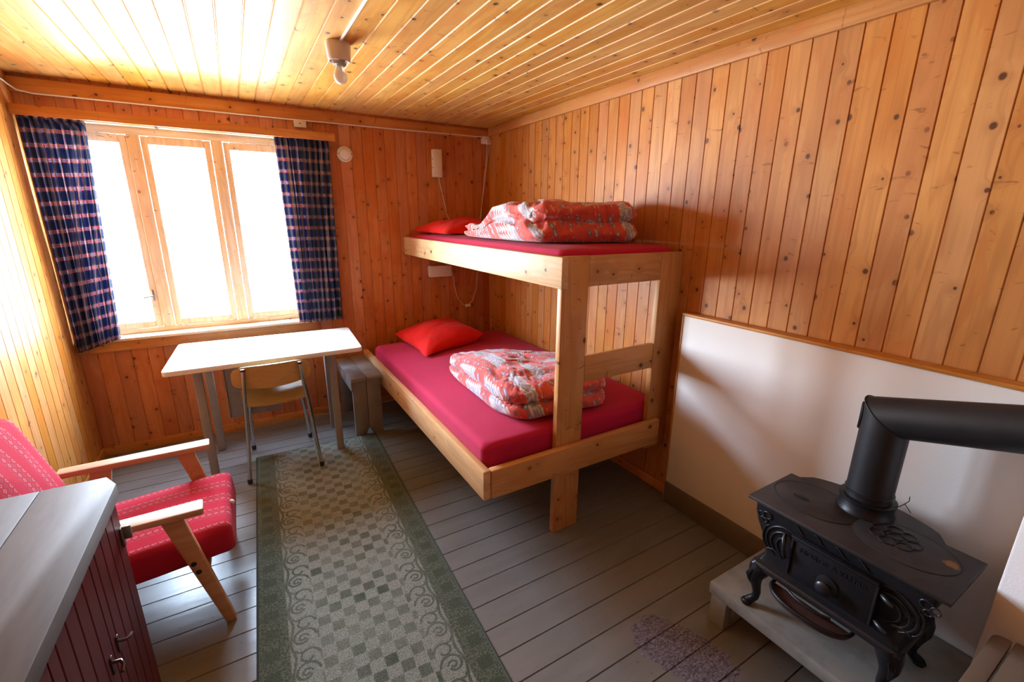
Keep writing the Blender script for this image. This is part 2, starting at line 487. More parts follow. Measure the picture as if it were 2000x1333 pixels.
def m_curtain():
    N = NT('tartan_curtain')
    c = N.sep(N.uv())
    U, V = c[0], c[1]
    def lines(x, per, offs, hw):
        r = None
        for of in offs:
            t = N.mul(N.math('ABSOLUTE', N.sub(N.math('FRACT', N.add(N.math('DIVIDE', x, per), of)), 0.5)), per)
            q = N.ss(t, hw*1.25, hw*0.75)
            r = q if r is None else N.math('MAXIMUM', r, q)
        return r
    per = 0.074
    bu = lines(U, per, (0.0,), per*0.24)
    bv = lines(V, per, (0.0,), per*0.30)
    base = N.mix(bu, (0.20, 0.21, 0.26), (0.035, 0.062, 0.15))
    base = N.mix(N.mul(bv, 0.55), base, (0.022, 0.036, 0.10))
    hr = lines(V, per, (0.41, 0.59), 0.0024)
    vr = lines(U, per, (0.5,), 0.0026)
    hw_ = lines(V, per, (0.5,), 0.0030)
    base = N.mix(N.mul(hw_, 0.40), base, (0.42, 0.40, 0.44))
    base = N.mix(N.mul(vr, 0.55), base, (0.50, 0.30, 0.28))
    base = N.mix(N.mul(hr, 0.7), base, (0.66, 0.22, 0.17))
    p = N.n('BsdfPrincipled'); N.put(p.inputs['Base Color'], base); p.inputs['Roughness'].default_value = 0.9
    p.inputs['Specular IOR Level'].default_value = 0.15
    tr = N.n('BsdfTranslucent'); N.put(tr.inputs[0], base)
    mx = N.n('MixShader'); mx.inputs[0].default_value = 0.52
    N.t.links.new(p.outputs[0], mx.inputs[1]); N.t.links.new(tr.outputs[0], mx.inputs[2])
    o = N.n('OutputMaterial'); N.t.links.new(mx.outputs[0], o.inputs[0])
    return N.m
M['curtain'] = m_curtain()

def m_glass():
    N = NT('window_glass')
    g = N.n('BsdfGlossy'); g.inputs['Roughness'].default_value = 0.02
    t = N.n('BsdfTransparent'); t.inputs[0].default_value = (0.96, 0.98, 0.97, 1)
    ge = N.n('NewGeometry'); dp = N.n('VectorMath', operation='DOT_PRODUCT')
    N.t.links.new(ge.outputs['Normal'], dp.inputs[0]); N.t.links.new(ge.outputs['Incoming'], dp.inputs[1])
    fr = N.add(0.04, N.mul(N.math('POWER', N.sub(1.0, N.math('ABSOLUTE', dp.outputs['Value'])), 5.0), 0.96))
    mx = N.n('MixShader'); N.t.links.new(fr, mx.inputs[0])
    N.t.links.new(t.outputs[0], mx.inputs[1]); N.t.links.new(g.outputs[0], mx.inputs[2])
    o = N.n('OutputMaterial'); N.t.links.new(mx.outputs[0], o.inputs[0])
    return N.m
M['glass'] = m_glass()
M['bulb'] = NT('frosted_bulb_glass').out((0.86, 0.84, 0.84), 0.18, spec=0.6, trans=0.35)

def m_rug():
    N = NT('green_runner_weave')
    o = N.obj(); c = N.sep(o)
    X, Y = N.math('ABSOLUTE', c[0]), c[1]
    wob = N.mul(N.sub(N.noise(o, 120.0, 2.0, 0.6), 0.5), 0.008)
    X = N.add(X, wob)
    Yw = N.add(Y, wob)
    side = N.math('SIGN', c[0])
    # chequer of dark squares down the middle
    q = 0.047
    cx = N.math('FLOOR', N.math('DIVIDE', N.add(c[0], N.add(0.5, wob)), q))
    cy = N.math('FLOOR', N.math('DIVIDE', N.add(Yw, 5.0), q))
    par = N.math('FLOORED_MODULO', N.add(cx, cy), 2.0)
    fx = N.sub(N.math('FRACT', N.math('DIVIDE', N.add(c[0], N.add(0.5, wob)), q)), 0.5)
    fy = N.sub(N.math('FRACT', N.math('DIVIDE', N.add(Yw, 5.0), q)), 0.5)
    rr = N.math('MAXIMUM', N.math('ABSOLUTE', fx), N.math('ABSOLUTE', fy))
    ww = N.wn1(N.add(N.mul(cx, 17.31), N.mul(cy, 3.77)))
    strength = N.add(0.45, N.mul(ww, 0.55))
    sq = N.mul(N.mul(N.ss(rr, 0.50, 0.43), par), N.mul(N.ss(X, 0.182, 0.172), strength))
    # scrolling vine on both sides
    per = 0.150
    Yv = N.add(Y, N.mul(side, 0.03))
    ph = N.math('FRACT', N.math('DIVIDE', Yv, per))
    stemx = N.add(0.262, N.mul(N.math('SINE', N.mul(ph, 2*PI)), 0.006))
    stem = N.ss(N.math('ABSOLUTE', N.sub(X, stemx)), 0.0065, 0.0035)
    def curl(px, py, r, wdt, gap):
        lx = N.sub(X, px); ly = N.mul(N.sub(ph, py), per)
        rad = N.math('SQRT', N.add(N.mul(lx, lx), N.mul(ly, ly)))
        ang = N.math('ARCTAN2', ly, lx)
        spiral = N.sub(rad, N.add(r, N.mul(ang, r*0.16)))
        m = N.ss(N.math('ABSOLUTE', spiral), wdt, wdt*0.5)
        return N.mul(m, N.math('GREATER_THAN', ang, gap))
    vine = N.math('MAXIMUM', stem, N.math('MAXIMUM', curl(0.226, 0.30, 0.030, 0.0062, -2.6), curl(0.214, 0.72, 0.024, 0.006, -2.9)))
    vine = N.math('MAXIMUM', vine, N.math('MAXIMUM', curl(0.226, 0.30, 0.012, 0.0055, -3.2), curl(0.236, 0.98, 0.018, 0.005, -2.0)))
    # outer border with darker blocks
    border = N.ss(X, 0.268, 0.276)
    bq = 0.094
    by = N.sub(N.math('FRACT', N.math('DIVIDE', N.add(Yw, 5.0), bq)), 0.5)
    blk = N.mul(N.ss(N.math('ABSOLUTE', by), 0.27, 0.23), N.mul(N.ss(X, 0.300, 0.306), N.ss(X, 0.356, 0.350)))
    sp = N.noise(o, 330.0, 2.0, 0.7); sp2 = N.noise(o, 130.0, 3.0, 0.7)
    worn = N.noise(o, 4.0, 3.0, 0.6)
    light = N.mix(N.ss(sp, 0.42, 0.60), (0.315, 0.340, 0.305), (0.110, 0.135, 0.105))
    dark = N.mix(N.ss(sp, 0.40, 0.64), (0.075, 0.098, 0.064), (0.030, 0.045, 0.028))
    bord = N.mix(N.ss(sp2, 0.38, 0.62), (0.046, 0.066, 0.044), (0.130, 0.150, 0.108))
    col = N.mix(border, light, bord)
    mask = N.math('MAXIMUM', sq, N.math('MAXIMUM', N.mul(vine, 0.9), N.mul(blk, 0.95)))
    mask = N.mul(mask, N.add(0.62, N.mul(N.ss(worn, 0.3, 0.7), 0.38)))
    col = N.mix(mask, col, dark)
    return N.out(col, 0.95, N.bump(sp, 0.6, 0.006), spec=0.1, sheen=0.1)
M['rug'] = m_rug()
M['rug_edge'] = plain('dark_green_binding', (0.040, 0.055, 0.045), 0.9, 0.25, 300.0, 0.4)

def m_armchair(name, along, across):
    N = NT(name)
    o = N.obj(); c = N.sep(o)
    A, C = c[along], c[across]
    per = 0.105
    t = N.math('FRACT', N.math('DIVIDE', N.add(C, 3.0), per))
    b1 = N.ss(N.math('ABSOLUTE', N.sub(t, 0.5)), 0.30, 0.25)
    line = N.math('FLOOR', N.mul(t, 6.0))
    fx = N.sub(N.math('FRACT', N.add(N.math('DIVIDE', A, 0.021), N.mul(line, 0.5))), 0.5)
    fy = N.sub(N.math('FRACT', N.mul(t, 6.0)), 0.5)
    dm = N.add(N.math('ABSOLUTE', fx), N.math('ABSOLUTE', fy))
    mot = N.mul(N.ss(N.math('ABSOLUTE', N.sub(dm, 0.30)), 0.13, 0.07), b1)
    n = N.noise(o, 500.0, 2.0, 0.6)
    col = N.mix(N.mul(n, 0.5), (0.46, 0.010, 0.036), (0.32, 0.006, 0.022))
    lo = N.mix(N.math('FLOORED_MODULO', line, 2.0), (0.50, 0.33, 0.30), (0.22, 0.10, 0.11))
    geo = N.n('NewGeometry').outputs['Normal']
    ny = N.math('ABSOLUTE', N.sep(geo)[1])
    mot = N.mul(mot, N.ss(ny, 0.6, 0.35))
    col = N.mix(N.mul(mot, 0.6), col, lo)
    col = N.mix(N.mul(b1, 0.10), col, (0.22, 0.06, 0.07))
    return N.out(col, 0.9, N.bump(n, 0.5, 0.003), spec=0.12, sheen=0.04)
M['seat_cloth'] = m_armchair('red_woven_seat_cloth', 0, 1)
M['back_cloth'] = m_armchair('red_woven_back_cloth', 2, 1)

# ================================================================== THE ROOM
XL, XR, YB, YF, ZC = -0.915, 1.920, 3.600, -1.10, 2.225

def planks(b, s0, s1, off, pitch, l0, l1, f, thick=0.05, gw=0.0030, gd=0.0045):
    """tongue-and-groove boarding: f(s, d, l), s across, d into the room, l along"""
    prof = [(s0, 0)]
    k = math.ceil((s0-off)/pitch)
    while off+k*pitch < s1-gw:
        g = off+k*pitch
        if g > s0+gw:
            prof += [(g-gw, 0), (g-gw*0.25, -gd), (g+gw*0.25, -gd), (g+gw, 0)]
        k += 1
    prof += [(s1, 0), (s1, -thick), (s0, -thick)]
    b.prism(prof, l0, l1, f)

# floor
b = B()
planks(b, YF-0.1, YB+0.12, 1.094, 0.1145, XL-0.1, XR+0.1, lambda s, d, l: (l, s, d), 0.06, 0.0028, 0.005)
struct('floor', b, M['floor'])
# ceiling
b = B()
planks(b, XL-0.1, XR+0.1, 0.307, 0.0888, YF-0.1, YB+0.12, lambda s, d, l: (s, l, ZC-d), 0.12, 0.0050, 0.007)
struct('ceiling', b, M['ceiling'])
# back wall, four pieces around the window opening
WX0, WX1, WZ0, WZ1 = -0.885, 0.405, 0.765, 2.030
fb = lambda s, d, l: (s, YB-d, l)
b = B()
planks(b, XL-0.1, WX0, -0.827, PB, 0, ZC, fb, 0.12)
planks(b, WX1, XR+0.1, -0.827, PB, 0, ZC, fb, 0.12)
planks(b, WX0, WX1, -0.827, PB, 0, WZ0, fb, 0.12)
planks(b, WX0, WX1, -0.827, PB, WZ1, ZC, fb, 0.12)
struct('wall_back', b, M['wall_back'])
b = B()
planks(b, YF-0.1, YB, 0.559, 0.0835, 0, ZC, lambda s, d, l: (XR-d, s, l), 0.10)
struct('wall_right', b, M['wall_side'])
b = B()
planks(b, YF-0.1, YB, 0.559, 0.0835, 0, ZC, lambda s, d, l: (XL+d, s, l), 0.10)
struct('wall_left', b, M['wall_side'])
b = B()
planks(b, XL, XR, -0.827, PB, 0, ZC, lambda s, d, l: (s, YF+d, l), 0.10)
struct('wall_front', b, M['wall_back'])

# trims
b = B(); b.box(XL, XR, YB-0.022, YB-0.0005, 2.135, 2.205, 0.004); struct('trim_1', b, M['trim_x'])
b = B(); b.box(XR-0.020, XR-0.0005, YF, YB-0.022, 2.160, ZC-0.001, 0.004); struct('trim_2', b, M['trim_y'])
b = B(); b.box(XL, WX1+0.05, YB-0.020, YB-0.0005, 0.690, 0.752, 0.003); struct('trim_3', b, M['trim_x'])
b = B(); b.box(XL+0.0005, XR, YB-0.014, YB-0.0005, 0.0005, 0.060, 0.004); struct('baseboard_back', b, M['trim_x'])
b = B(); b.box(XR-0.014, XR-0.0005, 1.452, YB-0.014, 0.0005, 0.060, 0.004); struct('baseboard_right', b, M['trim_y'])
b = B(); b.box(XL+0.0005, XL+0.014, YF, YB-0.014, 0.0005, 0.060, 0.004); struct('baseboard_left', b, M['trim_y'])

# white pier of the chimney at the right edge
b = B(); b.box(1.585, XR-0.0005, YF, 0.172, 0, ZC-0.001, 0.006); struct('wall_chimney', b, M['plaster'])

# ---- window
wr = bpy.data.objects.new('window_1', None); COL.objects.link(wr); wr['_o'] = (0, 0, 0); wr['kind'] = 'structure'
yw0, yw1 = 3.672, 3.722
b = B()
b.box(WX0, WX0+0.040, yw0, yw1, WZ0, WZ1, 0.003)
b.box(WX1-0.040, WX1, yw0, yw1, WZ0, WZ1, 0.003)
b.box(WX0+0.040, WX1-0.040, yw0, yw1, WZ1-0.055, WZ1, 0.003)
b.box(WX0+0.040, WX1-0.040, yw0, yw1, WZ0, WZ0+0.035, 0.003)
finish('window_frame', b, M['win_x'], wr)
mull = (-0.4525, -0.0275)
for mx_ in mull:
    b = B(); b.box(mx_-0.032, mx_+0.032, yw0, yw1, WZ0+0.035, WZ1-0.055, 0.004)
    finish('mullion', b, M['win_z'], wr)
edges = [WX0+0.040, mull[0]-0.032, mull[0]+0.032, mull[1]-0.032, mull[1]+0.032, WX1-0.040]
for i in range(3):
    a0, a1 = edges[2*i]+0.002, edges[2*i+1]-0.002
    z0, z1 = WZ0+0.037, WZ1-0.057
    st = 0.036
    b = B()
    b.box(a0, a0+st, 3.682, 3.714, z0, z1, 0.004)
    b.box(a1-st, a1, 3.682, 3.714, z0, z1, 0.004)
    b.box(a0+st, a1-st, 3.682, 3.714, z0, z0+0.040, 0.004)
    b.box(a0+st, a1-st, 3.680, 3.725, z1-0.046, z1, 0.004)
    sf = finish('sash', b, M['win_z'], wr)
    b = B(); b.box(a0+st-0.004, a1-st+0.004, 3.698, 3.702, z0+0.036, z1-0.042, 0)
    finish('glass_pane', b, M['glass'], sf, smooth=0)
b = B()
b.box(-0.512, -0.500, 3.674, 3.682, 0.975, 1.045, 0.002)
b.tube([(-0.506, 3.674, 1.01), (-0.506, 3.655, 1.01), (-0.530, 3.650, 1.005), (-0.556, 3.650, 1.000)], 0.005, 8)
finish('latch', b, M['steel'], wr)
# sill and reveal boards
b = B(); b.box(WX0-0.02, WX1+0.02, 3.560, 3.665, WZ0-0.012, WZ0+0.006, 0.004); finish('window_sill', b, M['win_x'], wr)
b = B()
b.box(WX0+0.0005, WX0+0.014, YB, 3.665, WZ0+0.006, WZ1-0.014, 0.002)
b.box(WX1-0.014, WX1-0.0005, YB, 3.665, WZ0+0.006, WZ1-0.014, 0.002)
b.box(WX0+0.0005, WX1-0.0005, YB, 3.665, WZ1-0.014, WZ1-0.0005, 0.002)
finish('reveal_board', b, M['win_x'], wr)

# ---- curtain pelmet
t = thing('curtain_pelmet', 'thin pine pelmet board running above the window and both curtains', 'pelmet', (-0.11, 3.55, 2.02))
b = B(); b.box(-0.908, 0.672, 3.486, 3.502, 2.008, 2.058, 0.003); finish('front_board', b, M['trim_x'], t)
for xx in (-0.895, -0.10, 0.658):
    b = B(); b.box(xx-0.008, xx+0.008, 3.502, YB-0.001, 2.040, 2.056, 0.002); finish('bracket', b, M['trim_x'], t)
b = B(); b.tube([(-0.905, 3.545, 2.046), (0.66, 3.545, 2.046)], 0.003, 8); finish('curtain_rail', b, M['steel'], t)

def curtain(x0t, x1t, x0b, x1b, zt, zb0, zb1, folds, seed, label, tuck=0.0, header=0.012):
    rnd = random.Random(seed)
    n, m = 200, 60
    ph = [rnd.uniform(-0.5, 0.5) for _ in range(folds+3)]
    am = [rnd.uniform(0.65, 1.25) for _ in range(folds+3)]
    P, UV = [], []
    for j in range(m+1):
        v = j/m
        row, uvr = [], []
        arc = 0; prev = None
        for i in range(n+1):
            u = i/n
            fpos = u*folds
            k = int(fpos); fr = fpos-k
            a = am[k]*(1-fr)+am[k+1]*fr
            amp = (0.018+0.010*v)*a
            y = 3.548 + amp*math.sin(2*PI*fpos + 0.9*ph[k] + 0.5*math.sin(3*v+k)) + 0.006*math.sin(5*u+7*v+seed)
            xa = x0t+(x1t-x0t)*u; xb = x0b+(x1b-x0b)*u
            vs = v**1.1
            x = xa+(xb-xa)*vs + 0.006*math.sin(4*PI*fpos)*a
            zb = zb0+(zb1-zb0)*u
            z = zt+(zb-zt)*v
            if v == 0 or j < 3: z += header*abs(math.sin(PI*fpos))*(1-j/3)-header*0.5*(1-j/3)
            y = min(max(y, 3.507), 3.590)
            p = Vector((x, y, z))
            if prev is not None: arc += (p-prev).length
            prev = p
            row.append(p); uvr.append((arc, v*(zt-(zb0+zb1)/2)))
        P.append(row); UV.append(uvr)
    b = B(); b.sheet(P, 0.0015, UV)
    return tag(finish('curtain', b, M['curtain'], None, 60, loc=((x0t+x1t)/2, 3.548, zb0)), label, 'curtain', 'window curtains')
curtain(-0.903, -0.635, -0.898, -0.690, 2.020, 0.712, 0.775, 7, 3, 'left blue tartan curtain with a gathered sagging top, hanging beside the left wall', header=0.024)
curtain(0.300, 0.640, 0.322, 0.618, 2.026, 0.762, 0.757, 8, 8, 'right blue tartan curtain hanging between the window and the round vent')

# ---- small fittings on the back wall
b = B()
pts = [(XL+0.006, 2.6, 2.172), (XL+0.006, 3.44, 2.170), (XL+0.006, 3.53, 2.168), (XL+0.010, 3.556, 2.160), (-0.880, 3.572, 2.140), (-0.82, 3.573, 2.130), (0.4, 3.574, 2.134), (1.86, 3.574, 2.150)]
b.tube(pts, 0.0042, 8)
tag(finish('wall_cable', b, M['white_plastic'], None, 60, loc=(0.4, 3.574, 2.134)), 'pale cable running under the trim below the ceiling of the window wall', 'cable')
t = thing('junction_box', 'square beige junction box above the right end of the pelmet', 'junction box', (0.472, 3.598, 2.092))
b = B(); b.box(0.434, 0.510, 3.574, 3.5995, 2.092, 2.133, 0.004); finish('cover', b, M['white_plastic'], t)
b = B(); b.lathe([(0.0, 0), (0.004, 0), (0.004, 0.002), (0, 0.003)], seg=12, M=Matrix.Translation((0.472, 3.574, 2.115)) @ Matrix.Rotation(R(90), 4, 'X')); finish('screw', b, M['dark_metal'], t)
t = thing('wall_vent', 'round white air vent on the back wall beside the right curtain', 'vent', (0.750, 3.6, 1.943))
VM = Matrix.Translation((0.750, 3.5995, 1.943)) @ Matrix.Rotation(R(90), 4, 'X')
b = B(); b.lathe([(0, 0), (0.054, 0), (0.054, 0.006), (0.049, 0.011), (0.045, 0.011), (0.045, 0.008), (0, 0.008)], seg=40, M=VM); finish('ring', b, M['white_plastic'], t)
b = B(); b.lathe([(0, 0.008), (0.038, 0.008), (0.036, 0.018), (0.028, 0.021), (0, 0.022)], seg=40, M=VM); finish('vent_cap', b, M['white_plastic'], t)
for sx in (-1, 1):
    b = B(); b.lathe([(0, 0.010), (0.0035, 0.010), (0.0035, 0.0135), (0, 0.014)], seg=10, M=VM @ Matrix.Translation((sx*0.0455, 0.002, 0))); finish('screw', b, M['dark_metal'], t)

t = thing('reading_lamp', 'upright white wall lamp box above the upper bunk pillow', 'wall lamp', (1.440, 3.598, 1.82))
b = B(); b.box(1.405, 1.476, 3.545, 3.5995, 1.818, 2.024, 0.006); finish('lamp_shade', b, M['white_plastic'], t)
for zz in (1.885, 1.950):
    b = B(); b.box(1.4035, 1.406, 3.555, 3.590, zz, zz+0.004, 0.0005); finish('seam', b, M['dark_metal'], t)
b = B(); b.tube([(1.455, 3.575, 1.820), (1.463, 3.588, 1.79), (1.495, 3.593, 1.66), (1.527, 3.593, 1.52), (1.56, 3.592, 1.455), (1.66, 3.592, 1.420), (1.76, 3.592, 1.435), (1.83, 3.593, 1.515), (1.872, 3.593, 1.78), (1.905, 3.588, 2.02), (1.912, 3.575, 2.098)], 0.0026, 8); finish('cord', b, M['white_plastic'], t)
t = thing('reading_lamp', 'white wall lamp box lying level under the upper bunk', 'wall lamp', (1.44, 3.598, 1.03))
b = B(); b.box(1.339, 1.535, 3.548, 3.5995, 1.030, 1.122, 0.006); finish('lamp_shade', b, M['white_plastic'], t)
b = B(); b.box(1.337, 1.3400, 3.556, 3.562, 1.105, 1.112, 0.0005); finish('seam', b, M['dark_metal'], t)
b = B(); b.tube([(1.535, 3.58, 1.07), (1.552, 3.590, 1.05), (1.566, 3.593, 1.00), (1.580, 3.593, 0.90), (1.605, 3.593, 0.82), (1.650, 3.592, 0.770), (1.700, 3.592, 0.756), (1.745, 3.593, 0.800), (1.782, 3.593, 0.90), (1.800, 3.593, 1.05), (1.822, 3.593, 1.30), (1.845, 3.593, 1.62), (1.885, 3.590, 1.95), (1.893, 3.575, 2.098)], 0.0026, 8); cd = finish('cord', b, M['white_plastic'], t)
b = B(); b.box(1.668, 1.722, 3.576, 3.5975, 0.745, 0.768, 0.005); finish('cord_switch', b, M['white_plastic'], cd)
t = thing('wall_socket', 'white double wall socket with two plugs in the upper corner of the room', 'socket', (1.885, 3.598, 2.098))
b = B(); b.box(1.845, 1.919, 3.572, 3.5995, 2.100, 2.160, 0.005); finish('socket_plate', b, M['white_plastic'], t)
for px in (1.885, 1.906):
    b = B(); b.box(px-0.008, px+0.008, 3.545, 3.572, 2.096, 2.128, 0.004); finish('plug', b, M['white_plastic'], t)

# ---- ceiling lamp
t = thing('ceiling_lamp', 'pinkish porcelain ceiling lamp holder with a bare frosted bulb', 'ceiling lamp', (0.479, 2.25, ZC-0.002))
c0 = (0.479, 2.25, 0)
b = B(); b.lathe([(0, ZC-0.0005), (0.050, ZC-0.0005), (0.0515, ZC-0.010), (0.0455, ZC-0.070), (0.0435, ZC-0.072), (0.041, ZC-0.072), (0.038, ZC-0.062), (0, ZC-0.060)], c0, 40); bs = finish('lamp_base', b, M['porcelain'], t)
b = B(); b.lathe([(0, ZC-0.060), (0.030, ZC-0.060), (0.027, ZC-0.084), (0.018, ZC-0.086), (0, ZC-0.086)], c0, 32); finish('bulb_socket', b, M['steel'], bs)
b = B(); b.lathe([(0, ZC-0.086), (0.014, ZC-0.086), (0.015, ZC-0.092), (0.022, ZC-0.106), (0.0275, ZC-0.125), (0.027, ZC-0.138), (0.020, ZC-0.151), (0.010, ZC-0.157), (0, ZC-0.158)], c0, 32); finish('bulb', b, M['bulb'], t)
b = B(); b.box(0.475, 0.484, -0.6, 2.205, ZC-0.009, ZC-0.0005, 0.002)
tag(finish('cable_duct', b, M['white_plastic'], None, 40, loc=(0.479, 2.2, ZC-0.006)), 'thin pale cable duct along the ceiling boards, leading to the bulb holder', 'cable duct')

# ================================================================== BUNK BED
bed = thing('bunk_bed', 'pine bunk bed built into the corner of two panelled walls', 'bunk bed', (1.35, 2.55, 0))
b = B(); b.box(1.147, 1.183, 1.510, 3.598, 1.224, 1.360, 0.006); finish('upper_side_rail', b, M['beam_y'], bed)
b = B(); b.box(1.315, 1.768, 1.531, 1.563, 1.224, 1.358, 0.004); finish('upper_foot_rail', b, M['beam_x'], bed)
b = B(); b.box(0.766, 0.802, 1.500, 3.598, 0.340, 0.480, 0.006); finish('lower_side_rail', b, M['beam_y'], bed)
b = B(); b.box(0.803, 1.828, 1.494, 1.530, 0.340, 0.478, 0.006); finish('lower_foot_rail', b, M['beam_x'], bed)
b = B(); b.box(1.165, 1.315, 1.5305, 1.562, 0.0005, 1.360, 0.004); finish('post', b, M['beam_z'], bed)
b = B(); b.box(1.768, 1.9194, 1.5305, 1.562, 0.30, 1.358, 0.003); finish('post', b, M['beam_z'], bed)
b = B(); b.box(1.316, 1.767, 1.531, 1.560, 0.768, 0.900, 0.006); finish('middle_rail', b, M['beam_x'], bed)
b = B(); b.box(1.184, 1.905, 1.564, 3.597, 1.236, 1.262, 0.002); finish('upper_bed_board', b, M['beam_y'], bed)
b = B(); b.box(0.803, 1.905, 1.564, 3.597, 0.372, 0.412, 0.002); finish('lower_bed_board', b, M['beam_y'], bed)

def rrect(x0, x1, y0, y1, r, n=8, side=14):
    pts = []
    cs = [(x1-r, y1-r, 0), (x0+r, y1-r, 90), (x0+r, y0+r, 180), (x1-r, y0+r, 270)]
    for i, (cx, cy, a) in enumerate(cs):
        for k in range(n+1):
            an = R(a+90*k/n); pts.append((cx+r*math.cos(an), cy+r*math.sin(an)))
        nx = cs[(i+1) % 4]
        p = pts[-1]; an = R(nx[2]); q = (nx[0]+r*math.cos(an), nx[1]+r*math.sin(an))
        for k in range(1, side):
            f = k/side; pts.append((p[0]+(q[0]-p[0])*f, p[1]+(q[1]-p[1])*f))
    return pts

def mattress(x0, x1, y0, y1, z0, z1, label, seed, er=0.035):
    base = rrect(x0, x1, y0, y1, 0.045)
    cx, cy = (x0+x1)/2, (y0+y1)/2
    rr = []
    def ring(ins, z, puff=0.0):
        out = []
        for x, y in base:
            sx = (x-cx)/((x1-x0)/2); sy = (y-cy)/((y1-y0)/2)
            xx = cx+(x-cx)*(1-ins/((x1-x0)/2)); yy = cy+(y-cy)*(1-ins/((y1-y0)/2))
            nz = noise.noise(Vector((xx*5, yy*5, z*3+seed)))
            out.append((xx, yy, z+puff*nz))
        return out
    rr.append(ring(0.02, z0)); rr.append(ring(0.006, z0+0.008))
    for k in range(1, 5): rr.append(ring(0.0, z0+0.008+(z1-z0-er-0.008)*k/4))
    for k in range(1, 7):
        a = R(90*k/6); rr.append(ring(er*(1-math.cos(a)), z1-er+er*math.sin(a), 0.002))
    half = (x1-x0)/2
    for k in range(1, 24):
        ins = er+(half-er-0.01)*k/23
        rr.append(ring(ins, z1+0.010*math.sin(PI/2*min(1, k/12)), 0.0045))
    b = B(); b.rings(rr)
    return tag(finish('mattress', b, M['sheet'], None, 60, loc=(cx, cy, z0)), label, 'mattress', 'bunk mattresses')
mattress(0.803, 1.902, 1.5635, 3.405, 0.4125, 0.560, 'wide mattress in crimson sheet on the lower bunk', 1)
mattress(1.185, 1.903, 1.5640, 3.596, 1.2625, 1.384, 'narrow mattress in crimson sheet on the upper bunk', 5)

def pillow(corners, h, label, seed, zb):
    A, Bc, C, D = [Vector(c) for c in corners]
    n = 36
    def pt(u, v, sgn):
        s, t = (u+1)/2, (v+1)/2
        # edges drawn in between the pointed corners
        s2 = 0.5+(s-0.5)*(1-0.085*(1-v*v)); t2 = 0.5+(t-0.5)*(1-0.085*(1-u*u))
        p = A*(1-s2)*(1-t2)+Bc*s2*(1-t2)+C*s2*t2+D*(1-s2)*t2
        e = max(0, (1-u**4)*(1-v**4))**0.62
        e *= 0.72+0.28*(1-abs(u))*(1-abs(v))+0.12*noise.noise(Vector((u*1.5, v*1.5, seed)))
        wr = noise.noise(Vector((u*3.2+seed, v*3.2, 1.7)))*0.012*e + noise.noise(Vector((u*7+v*5, v*2-u*3, seed)))*0.006
        edge = 1-e
        if sgn > 0: p.z += h*e+wr
        else: p.z = max(zb, p.z-(p.z-zb)*min(1, e*3.2))
        return p
    b = B()
    t = bmesh.new()
    top = [[t.verts.new(pt(-1+2*i/n, -1+2*j/n, 1)) for j in range(n+1)] for i in range(n+1)]
    bot = [[top[i][j] if i in (0, n) or j in (0, n) else t.verts.new(pt(-1+2*i/n, -1+2*j/n, -1)) for j in range(n+1)] for i in range(n+1)]
    for i in range(n):
        for j in range(n):
            t.faces.new((top[i][j], top[i+1][j], top[i+1][j+1], top[i][j+1]))
            t.faces.new((bot[i][j], bot[i][j+1], bot[i+1][j+1], bot[i+1][j]))
    bmesh.ops.recalc_face_normals(t, faces=t.faces)
    b.merge(t)
    cx = (A+Bc+C+D)/4
    return tag(finish('pillow', b, M['pillow'], None, 80, loc=(cx.x, cx.y, zb)), label, 'pillow', 'red pillows')
pillow([(0.985, 3.46, 0.612), (1.015, 2.85, 0.582), (1.57, 3.03, 0.640), (1.50, 3.57, 0.650)], 0.105, 'bright red pillow lying askew at the head of the lower bunk', 2, 0.575)
pillow([(1.205, 3.56, 1.412), (1.225, 2.93, 1.405), (1.76, 2.95, 1.415), (1.78, 3.56, 1.43)], 0.095, 'red pillow at the head of the upper bunk, behind the folded quilt', 7, 1.398)

